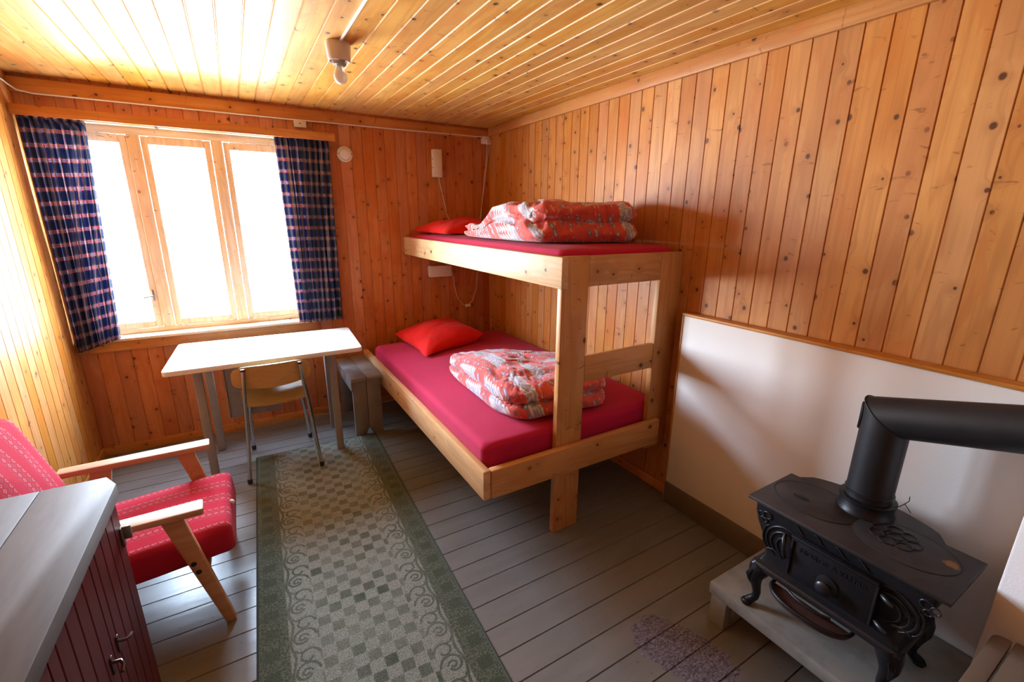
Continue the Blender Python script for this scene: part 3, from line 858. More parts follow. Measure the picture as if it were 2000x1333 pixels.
def duvet(quad, z0, hgt, layers, label, seed, creases, wr=1.0):
    """folded quilt. quad: four floor-plan corners; hgt(s,t): height over the footprint; creases: heights (0..1) where layers meet"""
    A, Bc, C, D = [Vector((*c, 0)) for c in quad]
    N_ = 176
    base = []
    for k in range(N_):
        a = 2*PI*k/N_
        ca, sa = math.cos(a), math.sin(a)
        e = 2/5.0
        base.append((math.copysign(abs(ca)**e, ca), math.copysign(abs(sa)**e, sa)))
    def plan(u, v):
        s, t = (u+1)/2, (v+1)/2
        return A*(1-s)*(1-t)+Bc*s*(1-t)+C*s*t+D*(1-s)*t
    levels = []   # (inset fraction, z fraction)
    cr = [0.0]+list(creases)+[1.0]
    nl = len(cr)-1
    for li in range(nl):
        a, c = cr[li], cr[li+1]
        last = li == nl-1
        K = 10
        for k in range(K+1):
            f = k/K
            if li > 0 and k == 0: continue
            if last and f > 0.94: break
            bul = math.sin(PI*f)**0.55 if f > 0 else 0
            ins = 0.10*(1-bul)+0.012*li
            if last and f > 0.5: ins = 0.012*li+0.13*(1-math.cos((f-0.5)/0.5*PI/2))
            levels.append((ins, a+(c-a)*f))
    topz = levels[-1][1]; topi = levels[-1][0]
    for k in range(1, 26):
        f = k/25
        levels.append((topi+(1-topi)*f*0.985, topz+(1-topz)*math.sin(f*PI/2)))
    t = bmesh.new()
    uvl = t.loops.layers.uv.new('UVMap')
    Rg, UVs = [], []
    for li, (ins, zf) in enumerate(levels):
        ring, uvr = [], []
        for u, v in base:
            uu, vv = u*(1-ins), v*(1-ins)
            p = plan(uu, vv)
            h = hgt((uu+1)/2, (vv+1)/2)
            q = Vector((p.x*4.5, p.y*4.5, seed+zf*2.2))
            n1 = noise.noise(q); n2 = noise.noise(q*2.3+Vector((3, 1, 7))); n3 = noise.noise(Vector((p.x*26, p.y*9, zf*9+seed)))
            edge = 1-min(1, ins*3)
            rid = max(0, 1-abs(noise.noise(Vector((p.x*6+1.7*n2, p.y*3.2+seed, seed*2))))*5)**2
            zz = h*zf*(1+0.10*n1*wr)+0.012*n2*wr*min(1, zf*2)+0.006*n3*wr*min(1, zf*2)-0.016*rid*wr*min(1, zf*2)
            # gathers around the rim
            cen = plan(0, 0)
            out = (p-cen); out.normalize()
            zw = 0.010*n2+0.008*n3+0.013*noise.noise(Vector((u*3+seed, v*3, zf*6)))
            p = p+out*zw*edge*wr
            ring.append(t.verts.new((p.x, p.y, z0+max(0.0, zz))))
            side = (levels[li][1]*h)
            uvr.append((p.x+0.35*side*(1 if u > 0 else -1)*abs(u)**3+seed*0.13, p.y+0.9*side*v**3+seed*0.07))
        Rg.append(ring); UVs.append(uvr)
    def face(vs, us):
        f = t.faces.new(vs)
        for l, q in zip(f.loops, us): l[uvl].uv = q
    n = N_
    for i in range(len(Rg)-1):
        for k in range(n):
            k2 = (k+1) % n
            face((Rg[i][k], Rg[i][k2], Rg[i+1][k2], Rg[i+1][k]), (UVs[i][k], UVs[i][k2], UVs[i+1][k2], UVs[i+1][k]))
    face(Rg[0][::-1], UVs[0][::-1]); face(Rg[-1], UVs[-1])
    bmesh.ops.recalc_face_normals(t, faces=t.faces)
    b = B(); b.merge(t)
    o = finish('duvet', b, M['duvet'], None, 70, loc=((A.x+C.x)/2, (A.y+C.y)/2, z0))
    return tag(o, label, 'duvet', 'folded duvets')
def sm(x, a, b_):
    f = min(1, max(0, (x-a)/(b_-a))); return f*f*(3-2*f)
# lower: A = far left, B = near left (foot end), C = near right, D = far right
duvet([(1.03, 2.62), (0.985, 1.64), (1.62, 1.60), (1.60, 2.42)], 0.572, lambda s, t_: 0.105+0.065*sm(s, 0.0, 0.5)+0.02*math.sin(PI*t_), 2,
      'folded red and lilac patterned duvet on the lower bunk', 1.3, (0.46,))
duvet([(1.20, 2.72), (1.22, 1.80), (1.81, 1.64), (1.80, 2.50)], 1.401, lambda s, t_: 0.075+0.125*sm(s, 0.25, 0.62), 2,
      'folded red patterned duvet heaped on the upper bunk', 4.1, (0.52,))

# ================================================================== TABLE, CHAIR, BENCH
tab = thing('table', 'pale grey painted table pushed under the window', 'table', (0.10, 3.10, 0))
def rpoly(pts, r, n=5):
    out = []
    m = len(pts)
    for i in range(m):
        p0, p, p1 = Vector(pts[i-1]), Vector(pts[i]), Vector(pts[(i+1) % m])
        a = (p0-p).normalized(); c = (p1-p).normalized()
        for k in range(n+1):
            f = k/n
            q = (p+a*r)*(1-f)**2+p*2*f*(1-f)+(p+c*r)*f**2
            out.append((q.x, q.y))
    return out
b = B()
b.prism(rpoly([(-0.424, 2.808), (0.590, 2.792), (0.624, 3.372), (-0.396, 3.418)], 0.03), 0.702, 0.730, lambda u, v, a: (u, v, a), 0.004)
top = finish('tabletop', b, M['table'], tab)
b = B(); b.prism([(-0.18, 2.9775), (0.22, 2.9675), (0.22, 2.9685), (-0.18, 2.9787)], 0.7290, 0.7304, lambda u, v, a: (u, v, a)); b.lathe([(0, 0.7290), (0.008, 0.7290), (0.008, 0.7304), (0, 0.7306)], (0.06, 2.976, 0), 14)
finish('crack', b, M['skirting'], top)
for xx, yy in ((-0.285, 2.955), (0.425, 2.935), (-0.260, 3.33), (0.450, 3.32)):
    z0 = 0.0095 if (yy < 3.0 and xx > 0) else 0.0005
    b = B(); b.box(xx-0.021, xx+0.021, yy-0.021, yy+0.021, z0, 0.702, 0.004); finish('leg', b, M['table_leg'], tab)
b = B(); b.box(-0.31, 0.48, 3.300, 3.320, 0.640, 0.702, 0.003); b.box(-0.36, -0.239, 2.935, 2.975, 0.676, 0.702, 0.003); b.box(0.38, 0.50, 2.92, 2.955, 0.676, 0.702, 0.003); finish('apron', b, M['table_leg'], tab)
b = B(); b.box(-0.172, 0.12, 3.195, 3.210, 0.262, 0.702, 0.003); pn = finish('modesty_board', b, M['bench'], tab)
b = B(); b.box(-0.184, -0.1725, 3.188, 3.214, 0.262, 0.640, 0.002); finish('edge_strip', b, M['arm'], pn)

ch = thing('chair', 'chrome-legged chair with mustard plywood seat and back at the table', 'chair', (0.09, 2.99, 0))
def sq(u): return u
P = []
for j in range(13):
    row = []
    for i in range(25):
        u = -1+2*i/24; v = j/12
        zt = 0.716-0.010*abs(u)**6*1.5; zb = 0.575+0.022*u*u
        # rounded ends
        hw = 0.199*(1-0.10*(2*v-1)**4)
        x = 0.078+hw*u; z = zb+(zt-zb)*v
        y = 2.780-0.028*(1-u*u)
        row.append((x, y-0.016*(v-0.5), z))
    P.append(row)
b = B(); b.sheet(P, 0.011); finish('backrest', b, M['ply'], ch, 50)
P = []
for j in range(19):
    row = []
    for i in range(23):
        u = -1+2*i/22; v = j/18
        y = 2.845+0.375*v
        hw = 0.168+0.022*v
        rc = 1-0.10*max(0, abs(2*v-1)-0.75)/0.25
        z = 0.452-0.012*(1-u*u)*(1-v)-0.018*sm(v, 0.8, 1.0)+0.010*math.sin(PI*v)
        row.append((0.083+hw*u*rc, y, z))
    P.append(row)
b = B(); b.sheet(P, 0.011); finish('seat', b, M['ply'], ch, 50)
for nm, pts in (('rear_left', [(-0.062, 2.744, 0.700), (-0.070, 2.760, 0.560), (-0.078, 2.800, 0.440), (-0.092, 2.792, 0.22), (-0.112, 2.775, 0.012)]),
                ('rear_right', [(0.222, 2.744, 0.700), (0.234, 2.760, 0.560), (0.250, 2.800, 0.440), (0.264, 2.784, 0.22), (0.281, 2.762, 0.020)])):
    b = B(); b.tube(pts, 0.0105, 12); lg = finish('rear_leg', b, M['chrome'], ch, 60)
    p = pts[-1]
    b = B(); b.lathe([(0, -0.0115), (0.0125, -0.0115), (0.014, 0.010), (0.0115, 0.018), (0, 0.018)], p, 16); finish('rubber_foot', b, M['rubber'], lg)
    p = pts[0]
    b = B(); b.lathe([(0, -0.006), (0.0120, -0.006), (0.0120, 0.006), (0, 0.009)], p, 16); finish('end_cap', b, M['rubber'], lg)
for pts in ([(-0.078, 2.802, 0.432), (-0.070, 2.95, 0.430), (-0.058, 3.13, 0.426), (-0.062, 3.165, 0.400), (-0.070, 3.20, 0.20), (-0.076, 3.222, 0.012)],
            [(0.250, 2.802, 0.432), (0.240, 2.95, 0.430), (0.232, 3.13, 0.426), (0.240, 3.165, 0.400), (0.258, 3.20, 0.20), (0.273, 3.230, 0.012)]):
    b = B(); b.tube(pts, 0.0095, 12); lg = finish('front_leg', b, M['chrome'], ch, 60)
    b = B(); b.lathe([(0, -0.0115), (0.0125, -0.0115), (0.014, 0.010), (0.0115, 0.018), (0, 0.018)], pts[-1], 16); finish('rubber_foot', b, M['rubber'], lg)

bn = thing('bench', 'low grey plank bench standing between the table and the lower bunk', 'bench', (0.655, 3.31, 0))
for x0, x1 in ((0.545, 0.648), (0.652, 0.757)):
    b = B(); b.box(x0, x1, 3.03, 3.583, 0.418, 0.442, 0.004); finish('top_plank', b, M['bench'], bn)
for x0, x1, nx in ((0.556, 0.650, 1), (0.653, 0.750, -1)):
    b = B()
    if nx > 0: poly = [(x0, 0.0005), (x1-0.022, 0.0005), (x1, 0.055), (x1, 0.4175), (x0, 0.4175)]
    else: poly = [(x0, 0.055), (x0+0.022, 0.0005), (x1, 0.0005), (x1, 0.4175), (x0, 0.4175)]
    b.prism(poly, 3.062, 3.084, lambda u, v, a: (u, a, v), 0.003); finish('end_board', b, M['bench'], bn)
    b = B(); b.prism(poly, 3.535, 3.557, lambda u, v, a: (u, a, v), 0.003); finish('end_board', b, M['bench'], bn)
b = B(); b.box(0.5455, 0.5555, 3.04, 3.57, 0.350, 0.4175, 0.003); finish('apron', b, M['bench'], bn)

# ================================================================== RUG
rg = finish('tmp', B().box(-0.372, 0.372, -1.32, 1.32, 0.0005, 0.0085, 0.003), M['rug'], None, 40, loc=(0, 0, 0))
rg.name = 'rug'
RA = R(-2.15)
rg.rotation_euler = (0, 0, 0)
_c = Vector((0.3065, 3.058, 0)) - Matrix.Rotation(R(-2.15), 3, 'Z') @ Vector((0, 1.32, 0))
rg.location = _c; rg.rotation_euler = (0, 0, -RA*-1)
rg['_o'] = (0, 0, 0)
tag(rg, 'worn green runner rug with a chequered middle and scrolled borders', 'rug')
b = B(); b.tube([(-0.374, -1.32, 0.0052), (-0.374, 1.32, 0.0052), (0.374, 1.32, 0.0052), (0.374, -1.32, 0.0052)], 0.0048, 8, closed=True); finish('binding', b, M['rug_edge'], rg, 60)

# ================================================================== ARMCHAIR
ac = thing('armchair', 'wooden armchair with red patterned woven seat by the left wall', 'armchair', (-0.47, 2.03, 0))
AY = (1.762, 2.298)
for yy in AY:
    b = B()
    poly = rpoly([(-0.735, yy-0.030), (-0.735, yy+0.026), (-0.225, yy+0.036), (-0.222, yy-0.036)], 0.010)
    b.prism(poly, 0.500, 0.524, lambda u, v, a: (u, v, a), 0.004); finish('armrest', b, M['arm'], ac)
    b = B()
    b.prism([(-0.352, 0.4995), (-0.288, 0.4995), (-0.186, 0.0005), (-0.222, 0.0005)], yy-0.014, yy+0.014, lambda u, v, a: (u, a, v), 0.005)
    lg = finish('front_leg', b, M['arm'], ac)
    sgn = -1 if yy < 2 else 1
    for (bx, bz) in ((-0.283, 0.300), (-0.273, 0.262)):
        b = B(); b.lathe([(0, 0), (0.0095, 0), (0.0085, 0.003), (0, 0.0035)], seg=16, M=Matrix.Translation((bx, yy+sgn*0.0138, bz)) @ Matrix.Rotation(R(90 if sgn < 0 else -90), 4, 'X')); finish('bolt', b, M['dark_metal'], lg)
    b = B()
    b.prism([(-0.640, 0.4995), (-0.570, 0.4995), (-0.655, 0.0005), (-0.690, 0.0005)], yy-0.014, yy+0.014, lambda u, v, a: (u, a, v), 0.005)
    finish('rear_leg', b, M['arm'], ac)
for k, zz in ((-0.257, 0.228), (-0.646, 0.205)):
    b = B(); b.box(k-0.012, k+0.012, AY[0]+0.0145, AY[1]-0.0145, zz-0.022, zz, 0.004); finish('seat_rail', b, M['arm'], ac)

def slab(P0, P1, wy0, wy1, thick, nrm, er=0.03, crown=0.012):
    """upholstered slab from P0 to P1 (x,z), between wy0..wy1, rounded edges"""
    b = B()
    d = Vector((P1[0]-P0[0], 0, P1[1]-P0[1])); L = d.length; d.normalize()
    nv = Vector(nrm).normalized()
    base = rrect(0, L, wy0, wy1, 0.03, 6, 16)
    cx, cy = L/2, (wy0+wy1)/2
    rr = []
    def ring(ins, h):
        o_ = []
        for x, y in base:
            xx = cx+(x-cx)*(1-ins/(L/2)); yy = cy+(y-cy)*(1-ins/((wy1-wy0)/2))
            p = Vector((P0[0], 0, P0[1]))+d*xx+nv*(h+0.003*noise.noise(Vector((xx*9, yy*9, h*9))))
            o_.append((p.x, yy, p.z))
        return o_
    rr.append(ring(0.02, 0)); rr.append(ring(0.004, 0.006))
    for k in range(4): rr.append(ring(0, 0.012+(thick-er-0.012)*k/3))
    for k in range(1, 6):
        a = R(90*k/5); rr.append(ring(er*(1-math.cos(a)), thick-er+er*math.sin(a)))
    half = min(L, wy1-wy0)/2
    for k in range(1, 12): rr.append(ring(er+(half-er-0.008)*k/11, thick+crown*math.sin(PI/2*k/11)))
    b.rings(rr)
    return b
b = slab((-0.690, 0.225), (-0.152, 0.262), 1.806, 2.262, 0.125, (-0.07, 0, 1), 0.03, 0.012)
st_ = finish('seat_cushion', b, M['seat_cloth'], ac, 60)
b = B(); b.lathe([(0, 0), (0.010, 0), (0.011, 0.006), (0.006, 0.010), (0, 0.011)], seg=10, M=Matrix.Translation((-0.158, 2.00, 0.362)) @ Matrix.Rotation(R(60), 4, 'Y')); finish('torn_stuffing', b, M['white_plastic'], st_)
b = slab((-0.745, 0.300), (-0.893, 0.785), 1.812, 2.256, 0.105, (0.97, 0, 0.24), 0.04, 0.015)
finish('back_cushion', b, M['back_cloth'], ac, 60)

# ================================================================== CABINET (left foreground)
cb = thing('cabinet', 'dark red cabinet with grey painted top by the left wall', 'cabinet', (-0.66, 0.95, 0))
b = B()
fbk = lambda s, d, l: (-0.405+d, s, l)
planks(b, 0.34, 1.548, 1.548, 0.0585, 0.0005, 0.758, fbk, 0.02, 0.004, 0.005)
b.box(-0.912, -0.425, 0.345, 1.546, 0.001, 0.757, 0.002)
body = finish('body', b, M['cab_red'], cb)
for i, (y0, y1) in enumerate(((1.246, 1.520), (0.966, 1.240), (0.686, 0.960))):
    b = B()
    planks(b, y0, y1, y1, 0.0585, 0.055, 0.7545, lambda s, d, l: (-0.390+d, s, l), 0.0145, 0.004, 0.005)
    dr = finish('door', b, M['cab_red'], cb)
    hy = y0+0.03 if i == 0 else y1-0.03
    b = B(); b.box(-0.3895, -0.3865, hy-0.006, hy+0.006, 0.445, 0.495, 0.001); b.tube([(-0.388, hy, 0.478), (-0.372, hy, 0.476), (-0.366, hy-0.010 if i else hy+0.010, 0.472), (-0.366, hy-0.028 if i else hy+0.028, 0.466)], 0.0040, 8)
    finish('handle', b, M['handle'], dr)
    if i == 0:
        b = B(); b.box(-0.3895, -0.384, 1.495, 1.512, 0.600, 0.660, 0.001); b.box(-0.386, -0.366, 1.500, 1.508, 0.622, 0.662, 0.001); finish('hinge', b, M['steel'], dr)
tops = [[(-0.913, 0.330), (-0.700, 0.330), (-0.700, 1.560), (-0.913, 1.563)], [(-0.6985, 0.330), (-0.540, 0.330), (-0.540, 1.558), (-0.6985, 1.560)],
        [(-0.5385, 0.330), (-0.388, 0.330), (-0.372, 1.500), (-0.402, 1.556), (-0.5385, 1.558)]]
b = B()
for pl in tops: b.prism(pl, 0.7585, 0.800, lambda u, v, a: (u, v, a), 0.0025)
finish('worktop', b, M['worktop'], cb)

# ================================================================== FIRE BOARD, STAND, STOVE
t = thing('fire_board', 'large white fire board on the right wall behind the stove', 'fire board', (1.88, 0.81, 0))
b = B(); b.box(1.862, XR-0.0005, 0.173, 1.440, 0.122, 1.052, 0.003); finish('board', b, M['panel'], t)
b = B(); b.box(1.857, XR-0.0005, 0.173, 1.449, 1.0525, 1.066, 0.003); finish('cap_strip', b, M['trim_y'], t)
b = B(); b.box(1.860, XR-0.0005, 1.4405, 1.450, 0.0005, 1.052, 0.002); finish('edge_strip', b, M['beam_z'], t)
b = B(); b.box(1.852, XR-0.0005, 0.173, 1.4395, 0.0005, 0.1215, 0.003); finish('plinth', b, M['skirting'], t)

sd = thing('stove_stand', 'low worn grey wooden platform carrying the black stove', 'platform', (1.62, 0.5, 0))
b = B(); b.box(1.398, 1.848, 0.186, 0.830, 0.122, 0.170, 0.004); finish('platform_top', b, M['stand'], sd)
for xx, yy in ((1.402, 0.755), (1.402, 0.19), (1.78, 0.755), (1.78, 0.19)):
    b = B(); b.box(xx, xx+0.045, yy, yy+0.065, 0.0005, 0.1215, 0.003); finish('leg', b, M['stand'], sd)

ZS = 0.170
sv = thing('wood_stove', 'black cast iron wood stove with relief scrolls on the grey platform', 'stove', (1.55, 0.48, ZS))
# body: rounded box lofted through an ogee
lv = [(0.345, 0.285, 0.698, 1.426), (0.362, 0.283, 0.700, 1.424), (0.368, 0.292, 0.690, 1.434), (0.395, 0.302, 0.680, 1.442), (0.430, 0.298, 0.684, 1.442),
      (0.470, 0.280, 0.700, 1.438), (0.510, 0.256, 0.718, 1.434), (0.545, 0.240, 0.728, 1.432), (0.587, 0.236, 0.730, 1.432)]
rr = []
for z, y0, y1, x0 in lv:
    rr.append([(x, y, z) for x, y in rrect(x0, 1.672-(1.442-x0)*0.3, y0, y1, 0.012, 4, 10)])
b = B(); b.rings(rr); body = finish('body', b, M['iron'], sv, 35)
# top plate with a bowed back
poly = [(1.408, 0.212), (1.408, 0.746)]
poly += [(1.678, 0.746), (1.678, 0.716)]
for k in range(17):
    a = k/16; yy = 0.714-0.412*a
    poly.append((1.680+0.086*math.sin(PI*a)**0.45, yy))
poly += [(1.678, 0.300), (1.678, 0.212)]
b = B(); b.prism(poly, 0.5875, 0.600, lambda u, v, a: (u, v, a), 0.003); pt = finish('top_plate', b, M['plate'], sv)
def oval(cx, cy, ax, ay, z, r, rot=0, n=64):
    b = B(); pts = []
    for k in range(n):
        a = 2*PI*k/n; x, y = ax*math.cos(a), ay*math.sin(a)
        pts.append((cx+x*math.cos(rot)-y*math.sin(rot), cy+x*math.sin(rot)+y*math.cos(rot), z))
    b.tube(pts, r, 6, closed=True)
    return b
for i, cy in enumerate((0.608, 0.365)):
    b = B(); b.lathe([(0, 0.6002), (0.999, 0.6002), (1.0, 0.6012), (0.985, 0.6022), (0, 0.6024)], (1.566, cy, 0), 64, None, 0.098, 0.124)
    lid = finish('lid', b, M['plate'], sv)
    finish('joint', oval(1.566, cy, 0.0995, 0.1255, 0.6006, 0.0016), M['groove'], lid)
    if i == 0:
        b = B(); b.lathe([(0, 0.6025), (1.0, 0.6025), (1.0, 0.6032), (0, 0.6034)], (1.545, 0.642, 0), 32, None, 0.014, 0.025); finish('lifter_hole', b, M['groove'], lid)  # flat black disc, painting in the shade inside the hole
        b = B(); b.beam((1.545, 0.660, 0.6048), (1.545, 0.624, 0.6048), 0.005, 0.003, bev=0.001); finish('lifter_bar', b, M['iron_light'], lid)
    else:
        for k in range(7):
            a = 2*PI*k/7+0.3
            px, py = 1.580+0.040*math.cos(a), 0.392+0.046*math.sin(a)
            o_ = oval(px, py, 0.017, 0.021, 0.6035, 0.0026, a, 24)
            finish('petal', o_, M['iron_light'], lid)
        b = oval(1.580, 0.392, 0.015, 0.018, 0.6035, 0.0024, 0, 24); finish('petal', b, M['iron_light'], lid)
# base moulding
b = B(); b.rings([[(x, y, z) for x, y in rrect(1.424-e, 1.676+e, 0.283-e, 0.700+e, 0.014, 4, 8)] for z, e in ((0.336, 0.002), (0.340, 0.007), (0.350, 0.008), (0.356, 0.004), (0.360, 0.001))])
finish('base_moulding', b, M['iron_light'], sv)
# legs
for (lx, ly, sx, sy) in ((1.446, 0.676, -1, 1), (1.446, 0.306, -1, -1), (1.655, 0.676, 1, 1), (1.655, 0.306, 1, -1)):
    ds = 0.7071
    path = [(0.00, 0.340, 0.036), (0.010, 0.318, 0.032), (0.016, 0.290, 0.024), (0.010, 0.258, 0.0165), (0.004, 0.228, 0.0135), (0.006, 0.205, 0.0130), (0.018, 0.190, 0.0150), (0.030, 0.1835, 0.0120)]
    b = B(); b.tube([(lx+sx*o*ds*1.0, ly+sy*o*ds*1.2, z) for o, z, r in path], [r for o, z, r in path], 14)
    b.lathe([(0, ZS+0.0005), (0.016, ZS+0.0005), (0.019, ZS+0.008), (0.013, ZS+0.018), (0, ZS+0.020)], (lx+sx*0.020, ly+sy*0.024, 0), 16)
    for q in range(3):
        o0 = 0.012+q*0.006
        b.tube([(lx-0.037 + q*0.004, ly+sy*(0.004+o0*0.9), 0.328-q*0.004), (lx-0.036, ly+sy*(0.012+o0*0.8), 0.305), (lx-0.030, ly+sy*(0.018+o0*0.3), 0.278), (lx-0.018, ly+sy*0.016, 0.255)], [0.003, 0.004, 0.003, 0.0015], 8)
    finish('leg', b, M['iron'], sv, 60)
# front door with frame, name band and knob
b = B(); b.box(1.418, 1.440, 0.352, 0.590, 0.388, 0.536, 0.004); dr = finish('fire_door', b, M['iron'], sv)
b = B()
b.beam((1.414, 0.352, 0.540), (1.414, 0.590, 0.540), 0.020, 0.009); b.beam((1.416, 0.356, 0.527), (1.416, 0.586, 0.527), 0.006, 0.004, bev=0.001)
b.beam((1.417, 0.586, 0.395), (1.417, 0.586, 0.530), 0.008, 0.006, (0, 1, 0), 0.001); b.beam((1.417, 0.356, 0.395), (1.417, 0.356, 0.530), 0.008, 0.006, (0, 1, 0), 0.001)
finish('door_frame', b, M['iron_light'], dr)
KM = Matrix.Translation((1.418, 0.473, 0.438)) @ Matrix.Rotation(R(-90), 4, 'Y')
b = B(); b.lathe([(0, 0), (0.030, 0), (0.030, 0.004), (0.024, 0.006), (0.010, 0.008), (0.009, 0.020), (0.020, 0.024), (0.022, 0.030), (0.016, 0.036), (0, 0.038)], seg=28, M=KM); finish('air_knob', b, M['iron_light'], dr)
for zz in (0.508, 0.418):
    b = B(); b.tube([(1.420, 0.345, zz), (1.412, 0.335, zz), (1.405, 0.322, zz-0.002), (1.404, 0.312, zz-0.003)], [0.006, 0.008, 0.007, 0.005], 10); finish('hinge', b, M['iron_light'], dr)
b = B(); b.tube([(1.428, 0.618, 0.520), (1.414, 0.612, 0.506), (1.404, 0.606, 0.490), (1.400, 0.600, 0.468), (1.408, 0.598, 0.450)], [0.004, 0.008, 0.005, 0.006, 0.006], 10); finish('latch', b, M['iron_light'], dr)
# raised lettering in a shallow arc
cu = bpy.data.curves.new('lettering', 'FONT'); cu.body = 'NORGE A KLUBB'; cu.size = 0.024; cu.extrude = 0.0012; cu.align_x = 'CENTER'; cu.resolution_u = 2
fo = bpy.data.objects.new('lettering', cu); COL.objects.link(fo); fo.parent = dr
# facing -x, reading from the left (far end, +y) to the right (-y)
fo.matrix_local = Matrix(((0, 0, -1, 1.4175-1.55), (-1, 0, 0, 0.472-0.48), (0, 1, 0, 0.494-ZS), (0, 0, 0, 1)))
cu.materials.append(M['iron_light'])
bpy.context.view_layer.update()
lm = bpy.data.meshes.new_from_object(fo.evaluated_get(bpy.context.evaluated_depsgraph_get()))
lo_ = bpy.data.objects.new('lettering', lm); COL.objects.link(lo_); lo_.parent = dr; lo_.matrix_local = fo.matrix_local.copy()
bpy.data.objects.remove(fo); lo_.name = 'lettering'
# relief scrolls on the front
def relief(side, pts2, r):
    """pts2: (dy from the door edge outwards, z)"""
    out = []
    for dy, z in pts2:
        y = (0.592+dy) if side > 0 else (0.350-dy)
        x0 = 1.442
        for (za, _, _, xa), (zb, _, _, xb) in zip(lv, lv[1:]):
            if za <= z <= zb: x0 = xa+(xb-xa)*(z-za)/(zb-za)
        out.append((x0-0.001, y, z))
    b_ = B(); b_.tube(out, r, 8)
    return b_
def arc(cy, cz, ry, rz, a0, a1, n=14):
    return [(cy+ry*math.cos(R(a0+(a1-a0)*k/n)), cz+rz*math.sin(R(a0+(a1-a0)*k/n))) for k in range(n+1)]
for side in (1, -1):
    for cy, cz, ry, rz, a0, a1, r0 in ((0.020, 0.470, 0.066, 0.066, -60, 150, 0.0042), (0.020, 0.466, 0.050, 0.050, -70, 140, 0.0038), (0.016, 0.462, 0.034, 0.036, -80, 120, 0.0034),
                                       (0.092, 0.546, 0.014, 0.012, 0, 330, 0.0032), (0.112, 0.540, 0.010, 0.010, 40, 380, 0.0030), (0.098, 0.524, 0.009, 0.008, 0, 350, 0.0028),
                                       (0.055, 0.410, 0.028, 0.018, 20, 170, 0.0034), (0.078, 0.470, 0.020, 0.045, -80, 80, 0.0030)):
        pts2 = arc(cy, cz, ry, rz, a0, a1)
        n = len(pts2)
        finish('scroll', relief(side, pts2, [r0*(0.35+0.65*math.sin(PI*(0.08+0.84*k/(n-1)))) for k in range(n)]), M['iron_light'], sv, 60)
for y0 in (0.40, 0.46, 0.52, 0.58):
    pts2 = [(y0-0.592+dy, 0.558+0.010*math.sin(dy*110)) for dy in [k*0.0036-0.018 for k in range(11)]]
    finish('scroll', relief(1, pts2, [0.0012, .002, .003, .0036, .0036, .0034, .003, .0026, .002, .0016, .001]), M['iron_light'], sv, 60)
# half-moon ash lip
b = B()
out = []
for k in range(25):
    a = PI*k/24; out.append((1.428-0.075*math.sin(a)**0.8, 0.505+0.118*math.cos(a)))
b.prism(out, 0.312, 0.322, lambda u, v, a: (u, v, a), 0.002); lip = finish('ash_lip', b, M['rust'], sv)
b = B(); b.tube([(x, y, 0.328) for x, y in out], 0.0065, 8); finish('lip_rim', b, M['iron'], lip, 60)
b = B(); b.tube([(1.420, 0.575, 0.333), (1.405, 0.545, 0.334), (1.398, 0.505, 0.336), (1.404, 0.470, 0.335), (1.418, 0.445, 0.334)], 0.004, 8); finish('lip_bead', b, M['iron_light'], lip, 60)
# flue collar
PX, PY, PR = 1.662, 0.502, 0.0625
b = B(); b.lathe([(0, 0.6005), (0.078, 0.6005), (0.078, 0.607), (0.074, 0.612), (0.073, 0.640), (0.0765, 0.644), (0.0765, 0.650), (0.070, 0.652), (0, 0.652)], (PX, PY, 0), 48); finish('flue_collar', b, M['iron'], sv)

# stove pipe: upright, mitred elbow, rising run into the chimney
sp = thing('stove_pipe', 'black stove pipe elbow leading from the stove into the chimney', 'stove pipe', (PX, PY, 0.652))
ang = R(15.6)
dv = Vector((0, -math.cos(ang), math.sin(ang)))
EZ = 0.930
E0 = Vector((PX, PY, EZ))
t_ = bmesh.new()
seg = 56
def pipe_ring(origin, d, plane_n, r):
    """points where lines parallel to d, on a cylinder about origin, meet the plane through E0"""
    x = Vector((1, 0, 0)); y = d.cross(x).normalized()
    o_ = []
    for k in range(seg):
        a = 2*PI*k/seg
        p = origin+(x*math.cos(a)+y*math.sin(a))*r
        if plane_n is not None:
            s_ = (E0-p).dot(plane_n)/d.dot(plane_n); p = p+d*s_
        o_.append(p)
    return o_
up = Vector((0, 0, 1))
pn_ = (up+dv).normalized()
b = B()
low = pipe_ring(Vector((PX, PY, 0.6525)), up, None, PR)
mit = pipe_ring(Vector((PX, PY, 0.70)), up, pn_, PR)
b.rings([low, [p.lerp(q, 0.03) for p, q in zip(low, mit)], [p.lerp(q, 0.5) for p, q in zip(low, mit)], mit]); upr = finish('upright_section', b, M['pipe'], sp, 40)
end = E0+dv*((PY-0.1735)/math.cos(ang))
m2 = pipe_ring(E0+dv*0.1, dv, pn_, PR)
e2 = []
for p in pipe_ring(E0+dv*0.1, dv, None, PR):
    s_ = (0.1735-p.y)/dv.y; e2.append(p+dv*s_)
b = B(); b.rings([m2, [p.lerp(q, 0.5) for p, q in zip(m2, e2)], e2]); finish('rising_section', b, M['pipe'], sp, 40)
sm_ = pipe_ring(Vector((PX, PY, 0.70)), up, pn_, PR+0.0008)
b = B(); b.tube(sm_, 0.0022, 6, closed=True); finish('elbow_seam', b, M['pipe'], sp, 60)
b = B(); b.lathe([(PR+0.0005, 0), (PR+0.0035, 0.001), (PR+0.0035, 0.010), (PR+0.0005, 0.012)], (PX, PY, 0.664), 48); finish('lower_band', b, M['iron_light'], sp)
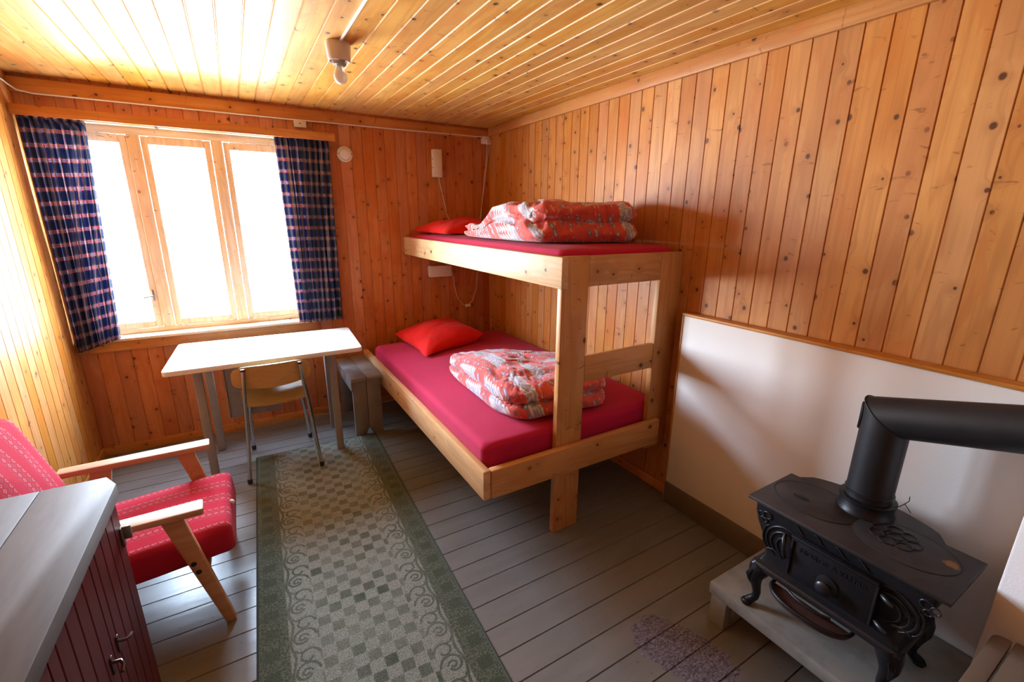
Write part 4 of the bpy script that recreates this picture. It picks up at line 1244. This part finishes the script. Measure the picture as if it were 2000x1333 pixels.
# cleaning cap: an oval plate on the outside of the elbow
cap = []
for k in range(33):
    a = 2*PI*k/32
    th = R(97)+math.cos(a)*0.42; zz = 0.915+math.sin(a)*0.045
    cap.append((PX+(PR+0.0018)*math.cos(th), PY+(PR+0.0018)*math.sin(th), zz))
b = B()
t_ = bmesh.new(); rowsP = []
for q in range(0, 9):
    f = q/8
    rowsP.append([])
    for k in range(33):
        a = 2*PI*k/32
        th = R(97)+math.cos(a)*0.42*f; zz = 0.915+math.sin(a)*0.045*f
        rowsP[-1].append((PX+(PR+0.004)*math.cos(th), PY+(PR+0.004)*math.sin(th), zz))
t_.free()
b.sheet(rowsP, 0.0035); b.tube(cap[:-1], 0.002, 6, closed=True); finish('cleaning_cap', b, M['pipe'], sp, 60)
b = B(); b.tube([(PX-0.01, PY-0.074, 0.656), (PX-0.004, PY-0.084, 0.664), (PX, PY-0.092, 0.676), (PX+0.002, PY-0.100, 0.690), (PX+0.004, PY-0.098, 0.704)], 0.0013, 6)
b.tube([(PX, PY-0.092, 0.676), (PX+0.002, PY-0.104, 0.662), (PX+0.004, PY-0.110, 0.654)], 0.0013, 6); finish('wire_twist', b, M['dark_metal'], sp, 60)

# ================================================================== BROWN BENCH (bottom right corner)
br = thing('slatted_stool', 'brown slatted seat in the near right corner beside the chimney', 'stool', (1.25, 0.0, 0))
def slat(y0, y1, x1, r0, r1):
    pl = [(0.98, y0), (x1-r0, y0)]
    b_ = B()
    pts = [(0.98, y0)]
    for k in range(7):
        a = R(-90+90*k/6); pts.append((x1-r0+r0*math.cos(a), y0+r0+r0*math.sin(a)))
    for k in range(7):
        a = R(90*k/6); pts.append((x1-r1+r1*math.cos(a), y1-r1+r1*math.sin(a)))
    pts.append((0.98, y1))
    b_.prism(pts, 0.478, 0.500, lambda u, v, a: (u, v, a), 0.003)
    finish('slat', b_, M['brown'], br)
slat(0.1145, 0.148, 1.545, 0.004, 0.022)
for k in range(4): slat(0.050-k*0.064, 0.110-k*0.064, 1.552, 0.006, 0.006)
for xx, yy in ((1.00, 0.09), (1.47, 0.09), (1.00, -0.13), (1.47, -0.13)):
    b = B(); b.box(xx, xx+0.036, yy, yy+0.036, 0.0005, 0.452, 0.004); finish('leg', b, M['brown'], br)
b = B(); b.box(0.985, 1.530, -0.135, 0.142, 0.471, 0.4775, 0.001); finish('seat_board', b, M['plaster'], br)
for xx in (1.006, 1.476):
    b = B(); b.box(xx, xx+0.024, -0.135, 0.142, 0.4525, 0.4705, 0.003); finish('cross_rail', b, M['plaster'], br)
